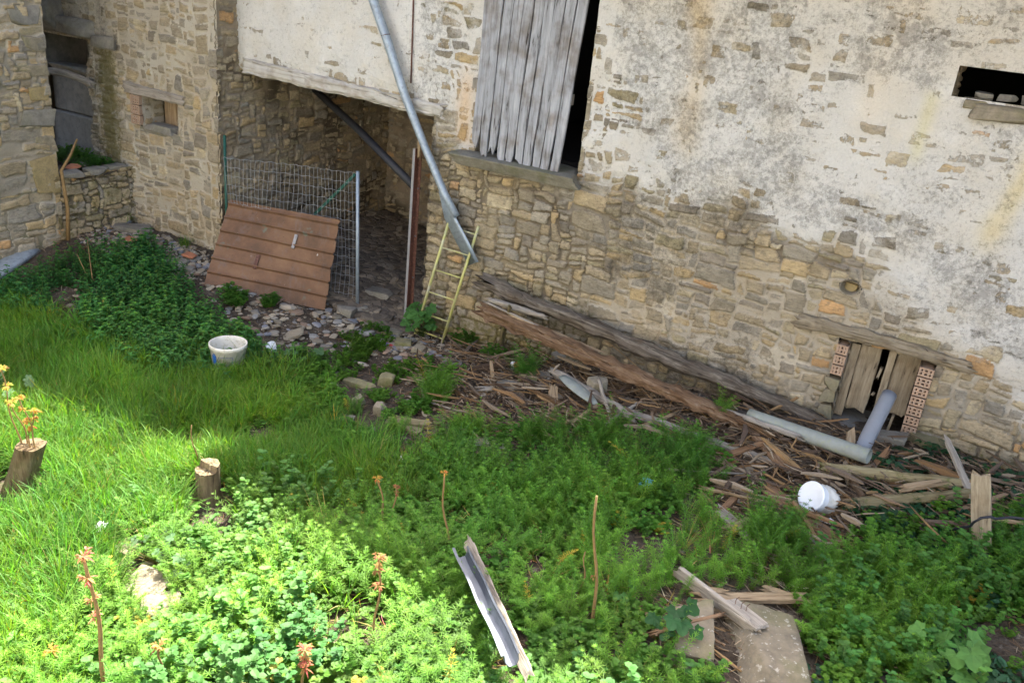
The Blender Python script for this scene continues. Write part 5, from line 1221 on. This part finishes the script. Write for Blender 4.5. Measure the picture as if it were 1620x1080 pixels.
# ------------------------------------------------------------------ rubble and wood litter (nobody could count it)
RK = [rock_verts((1, 1, .55), 900 + k, 1, 7, 20) for k in range(12)]
def rubble(name, pts, size, cols, flat=1.0, mat='pebble', pw=2.6):
    n = len(pts); rng = np.random.default_rng(n); Vs = []; Fs = []; Cs = []; off = 0; wh = rng.integers(0, len(RK), n); sc = size[0] + (size[1] - size[0]) * rng.uniform(0, 1, n) ** pw; z = gz(pts[:, 0], pts[:, 1]); ci = rng.integers(0, len(cols), n)
    for k, (v, f) in enumerate(RK):
        I = np.where(wh == k)[0]
        if not len(I): continue
        a = rng.uniform(0, 6.28, len(I)); ca, sa = np.cos(a)[:, None], np.sin(a)[:, None]; e = rng.uniform(.5, 1.0, len(I))[:, None]; s_ = sc[I][:, None]
        X_ = v[None, :, 0]; Y_ = v[None, :, 1] * e; tx = rng.normal(0, .2, len(I))[:, None]
        P = np.stack([(X_ * ca - Y_ * sa) * s_ + pts[I, 0][:, None], (X_ * sa + Y_ * ca) * s_ + pts[I, 1][:, None], v[None, :, 2] * s_ * flat + X_ * s_ * tx + z[I][:, None] + .12 * s_], -1)
        Vs.append(P.reshape(-1, 3)); Fs.append((f[None] + (np.arange(len(I)) * len(v))[:, None, None]).reshape(-1, 3) + off); off += len(I) * len(v)
        c = np.array(cols)[ci[I]] * rng.uniform(.75, 1.25, (len(I), 1)); Cs.append(np.repeat(c, len(v), 0))
    return tag(mesh_np(name, np.concatenate(Vs), np.concatenate(Fs), M[mat], None, False, cols={'col': np.concatenate(Cs).clip(0, 1)}), kind='stuff')
def mat_vc(name, bs=.6, k0=.7):
    t = NT(name); c = t.attr('col'); v = t.coord('Object'); a = t.noise(v, 60, 6, .7); b = t.noise(v, 12, 3)
    k = t.math('MULTIPLY_ADD', a, .7, .6); sc = t.n('ShaderNodeVectorMath', operation='SCALE'); t.l(c, sc.inputs[0]); t.l(k, sc.inputs['Scale'])
    t.pbr(sc.outputs[0], .93, spec=.12, bump=a, bs=bs, bd=.006); return t.m
M['pebble'] = mat_vc('rubble stone'); M['chips'] = mat_vc('wood litter')
SC = [(.28, .25, .20), (.22, .21, .19), (.33, .28, .20), (.19, .19, .20), (.26, .22, .16), (.36, .31, .24), (.24, .17, .12)]
YARD = [(260, 385), (330, 390), (380, 430), (560, 470), (660, 500), (760, 520), (830, 560), (720, 575), (640, 570), (540, 560), (440, 550), (390, 520), (320, 450)]
p1, _ = zone(42000, YARD, (), 10); p2 = zone(9000, [(80, 465), (130, 455), (130, 520), (100, 530)], (), 6)[0]; p3 = zone(9000, [(170, 845), (225, 850), (285, 940), (265, 1000), (200, 990)], (), 8)[0]; p4 = zone(3000, [(640, 560), (1180, 680), (1620, 760), (1700, 900), (1300, 850), (900, 680), (640, 640)], (), 20)[0]
rubble('rubble', np.concatenate([p1, p2, p3, p4]), (.010, .12), SC, .55, pw=3.4)
pf, _ = cand(16000, -7.5, -5.0, -.2, 2.6); rubble('rubble', pf, (.02, .22), [(.15, .12, .09), (.11, .09, .07), (.19, .155, .115)], .6, pw=2.2)
pc_, _ = cand(5000, -9.15, -7.3, -1.2, -.33); rubble('rubble', pc_[:900], (.012, .09), SC)
# flat slabs on the bare yard
p1, _ = zone(900, [(360, 470), (500, 500), (640, 510), (640, 545), (520, 545), (400, 520)], (), 8); rubble('rubble', p1, (.08, .24), SC, .55, pw=1.2)

def litter(name, pts, Lr, wr_, cols, n3=3, zr=.05, pw=2.0):
    n = len(pts); rng = np.random.default_rng(n + 1); L = Lr[0] + (Lr[1] - Lr[0]) * rng.uniform(0, 1, n) ** pw; wv = rng.uniform(wr_[0], wr_[1], n) * (.5 + L / Lr[1]); a = rng.uniform(0, 6.283, n); al = rng.normal(0, .16, n)
    m = rng.uniform(0, 1, n) < .45; a[m] = rng.normal(-.12, .35, m.sum())
    d = np.stack([np.cos(a) * np.cos(al), np.sin(a) * np.cos(al), np.sin(al)], 1); s_ = np.stack([-np.sin(a), np.cos(a), 0 * a], 1); u = np.cross(d, s_)
    c = np.stack([pts[:, 0], pts[:, 1], gz(pts[:, 0], pts[:, 1]) + rng.uniform(0, 1, n) ** 1.5 * zr + .004], 1); th = wv * rng.uniform(.3, 1, n); P = []
    bow = rng.normal(0, .06, n) * L
    for t, k in ((-.5, .55), (0, 1.0), (.5, .45)):
        for x_, y_ in ((-1, -1), (1, -1), (1, 1), (-1, 1)):
            P.append(c + d * (L * t + rng.uniform(-.06, .06, n) * L)[:, None] + s_ * (x_ * wv * k / 2 + (bow if t == 0 else 0))[:, None] + u * (y_ * th * k / 2)[:, None])
    P = np.stack(P, 1)
    f = []
    for r_ in (0, 4):
        for k in range(4): k2 = (k + 1) % 4; f.append((r_ + k, r_ + k2, r_ + 4 + k2, r_ + 4 + k))
    f += [(3, 2, 1, 0), (8, 9, 10, 11)]; f = np.array(f); F = (f[None] + (np.arange(n) * 12)[:, None, None]).reshape(-1, 4)
    cc = np.array(cols)[rng.integers(0, len(cols), n)] * rng.uniform(.6, 1.3, (n, 1)); C = np.repeat(cc, 12, 0)
    return tag(mesh_np(name, P.reshape(-1, 3), F, M['chips'], None, False, cols={'col': C.clip(0, 1)}), kind='stuff')
WC = [(.19, .13, .08), (.25, .19, .125), (.12, .08, .05), (.20, .12, .06), (.32, .25, .17), (.14, .105, .075), (.09, .06, .04), (.24, .15, .07), (.10, .07, .05)]
HEAP = [(640, 600), (680, 560), (760, 535), (830, 520), (1000, 600), (1180, 660), (1400, 715), (1640, 765), (1900, 820), (1900, 930), (1640, 890), (1450, 860), (1370, 850), (1330, 900), (1200, 890), (1110, 790), (1100, 700), (900, 690), (760, 690), (700, 660)]
p1, _ = zone(60000, HEAP, (), 14); litter('wood_litter', p1, (.03, .34), (.003, .015), WC, zr=.10, pw=3.2)
p1, _ = zone(2600, HEAP, (), 10); litter('wood_litter', p1, (.10, .50), (.008, .032), WC, zr=.13, pw=1.8)
p1, _ = zone(9000, [(980, 930), (1100, 920), (1280, 930), (1300, 1000), (1150, 1080), (1060, 1060), (980, 1000)], (), 14); litter('wood_litter', p1, (.03, .22), (.004, .014), WC, zr=.05)
litter('wood_litter', zone(2600, [(1080, 680), (1200, 690), (1330, 740), (1640, 780), (1640, 850), (1380, 830), (1230, 850), (1120, 800)], (), 10)[0], (.08, .50), (.012, .045), WC, zr=.16)
litter('wood_litter', zone(1500, [(760, 560), (900, 590), (1100, 660), (1080, 690), (860, 680), (720, 660)], (), 10)[0], (.08, .45), (.012, .040), WC, zr=.14)
litter('leaf_litter', zone(60000, HEAP, (), 16)[0], (.012, .05), (.006, .022), [(.10, .07, .045), (.14, .10, .065), (.07, .05, .035), (.18, .13, .085)], zr=.04)
litter('straw', zone(16000, [(860, 960), (1080, 920), (1300, 920), (1340, 1090), (1000, 1110), (860, 1060)], (), 10)[0], (.05, .28), (.0015, .004), [(.30, .25, .17), (.22, .18, .12), (.38, .33, .24), (.16, .12, .08)], zr=.05)
p1, _ = cand(26000); litter('wood_litter', p1, (.02, .16), (.002, .006), WC, zr=.03)

# ------------------------------------------------------------------ separate plants
def plant_obj(name, build, loc, label, cat, group=None, mat='leaf', leafname='leaves', stems=None):
    e = empty(name, loc, label, cat, group); p = Plant(); build(p); v, f, c = p.arr(); v = v + np.array(loc)
    o = mesh_np(leafname, v, f, M[mat], None, False, cols={'col': c.clip(0, 1)}); adopt(o, e)
    if stems is not None: stems(e)
    return e
def lobed(p, c, dirv, up, R_, col):
    """broad five-lobed leaf"""
    d = np.array(dirv, float); d /= np.linalg.norm(d); s_ = np.cross(d, up); s_ /= np.linalg.norm(s_); u = np.cross(s_, d); b = len(p.v); c = np.array(c, float)
    prof = [(-2.7, .35), (-2.1, .72), (-1.7, .6), (-1.25, .95), (-.8, .72), (-.35, .98), (0, 1.12), (.35, .98), (.8, .72), (1.25, .95), (1.7, .6), (2.1, .72), (2.7, .35)]
    p.v.append(c); p.c.append(col)
    for a, r_ in prof: p.v.append(c + d * R_ * r_ * math.cos(a) + s_ * R_ * r_ * math.sin(a) + u * R_ * (.12 * abs(math.sin(a)) - .22 * r_ * r_ * (math.cos(a) > 0)) * .8); p.c.append(tuple(np.array(col) * (1.1 if r_ > .9 else .95)))
    for k in range(len(prof) - 1): p.f.append((b, b + 1 + k, b + 2 + k))
def broad(px_, py_, n_, R_, h_, spread, label, seed, tone=(.06, .15, .035), group='broad leaved plants', dz=0, nm='broad_leaved_plant'):
    rng = np.random.default_rng(seed); g = G(px_, py_, dz); stems = []
    def b(p):
        for i in range(n_):
            a = rng.uniform(0, 6.28); r_ = spread * rng.uniform(.1, 1) ** .6; c = np.array([r_ * math.cos(a), r_ * math.sin(a), h_ * rng.uniform(.35, 1)]); up = np.array([rng.uniform(-.4, .4), -.55 + rng.uniform(-.4, .4), 1.0]); g_ = rng.uniform(.75, 1.3)
            lobed(p, c, (math.cos(a), math.sin(a) - .5, -.25), up, R_ * rng.uniform(.65, 1.1), tuple(np.array(tone) * g_)); p.stalk((0, 0, 0), c, .004, (.10, .14, .05))
    return plant_obj(nm, b, g, label, 'plant', group)
broad(668, 535, 34, .075, .36, .20, 'leafy vine climbing the foot of the ladder beside the brown post', 5, nm='vine')
broad(480, 578, 12, .055, .20, .16, 'broad leaved plant with pale leaves left of the stone frame', 6, (.075, .15, .06))
broad(300, 905, 9, .055, .20, .18, 'broad pale leaved plant right of the bare sunlit stone', 7, (.11, .20, .09))
broad(475, 935, 7, .05, .18, .14, 'round leaved plant in the sun above the bottom edge', 8, (.12, .22, .10))
broad(1060, 1010, 10, .07, .24, .14, 'dark glossy broad leaved plant in front of the tan pointed block', 9, (.03, .09, .03))
broad(1490, 1075, 16, .09, .30, .20, 'pale green broad leaved plant at the lower right', 10, (.09, .20, .045))
broad(8, 640, 12, .06, .22, .2, 'pale leaved plant behind the left stump', 12, (.12, .2, .10))
broad(240, 860, 5, .05, .16, .12, 'small pale leaved plant above the bare sunlit stone', 13, (.12, .2, .10))
broad(985, 955, 5, .04, .14, .10, 'small round leaved plant behind the lit cleavers', 14)

def sapling(base_px, top_px, label, tuft=('top',), col=(.50, .20, .04), seed=1, r=.007, h=None, red=.0, size=.07, base=None):
    rng = np.random.default_rng(seed); g = G(*base_px) if base is None else A(base); rr = ray(*top_px); 
    # top lies in the plane through the base that faces the camera
    n_ = A((g[0] - CAM[0], g[1] - CAM[1], 0)); t = n_.dot(g - CAM) / n_.dot(rr); top = CAM + rr * t
    e = empty('sapling', g, label, 'sapling', 'bare stems with orange leaf buds'); k = MB(); pts = []; m = 8; ph = rng.uniform(0, 6)
    for i in range(m + 1): s_ = i / m; pts.append(g + (top - g) * s_ + A((math.sin(s_ * 6 + ph), math.cos(s_ * 4 + ph), 0)) * .016 * math.sin(math.pi * s_))
    pts[0] = pts[0] - A((0, 0, .05)); k.tube(pts, [r * (1.15 - .5 * i / m) + .001 * (i % 3 == 1) for i in range(m + 1)], 7); k.build('stem', M['stem'], e, True)
    for f_ in tuft:
        f_ = 1.0 if f_ == 'top' else f_; c = g + (top - g) * f_; p = Plant(); sc_ = size * (1 if f_ == 1 else .8)
        for i in range(20):
            a = rng.uniform(0, 6.28); el = rng.uniform(-.25, 1.1); g_ = rng.uniform(.7, 1.3); cc = np.array(col) * g_ * np.array([1, rng.uniform(.6, 1.5), 1]); d = np.array([math.cos(a), math.sin(a), el]); d /= np.linalg.norm(d)
            L_ = sc_ * rng.uniform(.5, 1.0)
            p.leaf(c + d * .004, d, L_, L_ * .19, tuple(cc), cup=.15, droop=.4)
            if i % 2 == 0: p.leaf(c + d * L_ * .5, d + np.array([.5, .3, 0]), L_ * .6, L_ * .2, tuple(cc), droop=.5); p.leaf(c + d * L_ * .5, d - np.array([.5, .3, 0]), L_ * .6, L_ * .2, tuple(cc), droop=.5)
        v, f, c_ = p.arr(); o = mesh_np('leaf_tuft', v, f, M['leaf'], None, False, cols={'col': c_.clip(0, 1)}); adopt(o, e)
    return e
OR = (.36, .18, .04); RD = (.27, .125, .055); YL = (.36, .27, .06)
sapling((614, 850), (596, 757), 'thin stem with a bright orange tuft, leftmost of the trio in the middle', seed=1, col=OR, size=.045)
sapling((624, 848), (627, 772), 'thin stem with a small reddish tuft, middle of the trio in the middle', ('top', .9), seed=2, col=RD, size=.035, r=.006)
sapling((709, 880), (703, 748), 'tall stem with a tiny orange tip, rightmost of the trio in the middle', seed=3, col=OR, size=.032)
sapling((936, 1000), (944, 784), 'tallest bare stem, with one bud tuft low on its side, right of the gutter', (.42,), seed=4, col=RD, size=.03, r=.009)
sapling((914, 950), (926, 872), 'thin knobbly dry stem left of the tallest bare stem', (), seed=5, r=.005)
sapling((592, 1035), (599, 882), 'sunlit stem with stacked orange tufts left of the gutter', ('top', .72, .88), seed=6, col=RD, size=.055)
sapling((172, 1110), (132, 880), 'long pale stem with pink and orange leaves at the lower left', ('top', .86, .72, .6), seed=7, col=(.36, .17, .09), size=.065, r=.011)
sapling((486, 1120), (482, 1028), 'sprout with coral leaves at the bottom edge', ('top', .7, .85), seed=8, col=(.34, .14, .07), size=.06)
sapling((256, 1090), (252, 1022), 'low sprout with orange and pink leaves near the lower left edge', ('top',), seed=9, col=(.34, .17, .07), size=.06)
sapling((312, 752), (303, 672), 'thin brown shoot beside the stepped stump', (), seed=10, r=.005)
sapling((86, 1075), (84, 1028), 'tiny orange leaved sprout at the lower left', ('top',), seed=16, col=OR, size=.05)
sb = G(28, 772) + A((.12, .06, .34))
for i, (tx_, ty_, lab, sz) in enumerate(((2, 585, 'tall sprout with yellow orange leaves at the left side of the leaning stump', .06), (18, 640, 'leafless thin sprout in the middle of the leaning stump top', 0), (52, 650, 'sprout with orange leaves at the right side of the leaning stump', .055), (30, 630, 'short sprout with yellow buds behind the leaning stump', .05))):
    sapling((0, 0), (tx_, ty_), lab, ('top', .8, .6) if sz else (), seed=20 + i, col=YL if i == 0 else OR, size=sz or .05, r=.005, base=sb + A((-.06 + .04 * i, -.02 + .02 * (i % 2), -.02)))
sapling((1198, 520), (1198, 520), '', (), seed=30) if False else None
# dry stems by the low wall and in the nettles
def dry(pts, r_, label, mat='stem'):
    k = MB(); k.tube(pts, [r_ * (1.1 - .6 * i / (len(pts) - 1)) for i in range(len(pts))], 7); return tag(k.build('dry_stem', M[mat], None, True), label, 'stem', 'dry stems')
b_ = S(108, 380, -8.85)
dry([b_, S(107, 330, -8.85), S(97, 270, -8.88), S(112, 245, -8.9), S(122, 220, -8.9)], .022, 'crooked pale sapling stem standing in front of the low wall')
dry([G(152, 445), G(146, 440, .16), W(138, 378, G(152, 445)[1])], .007, 'pale dry stalk standing highest in the nettles')
dry([G(143, 448), W(122, 402, G(143, 448)[1])], .006, 'bent pale stalk leaning left in the nettles')
dry([G(1520, 880), G(1468, 830, .2), G(1440, 800, .12)], .008, 'thin arching dry stalk in the ivy left of the upright board')
dry([G(1010, 755, .1), G(1006, 700, .2)], .006, 'short dry stalk rising above the blue scrap')
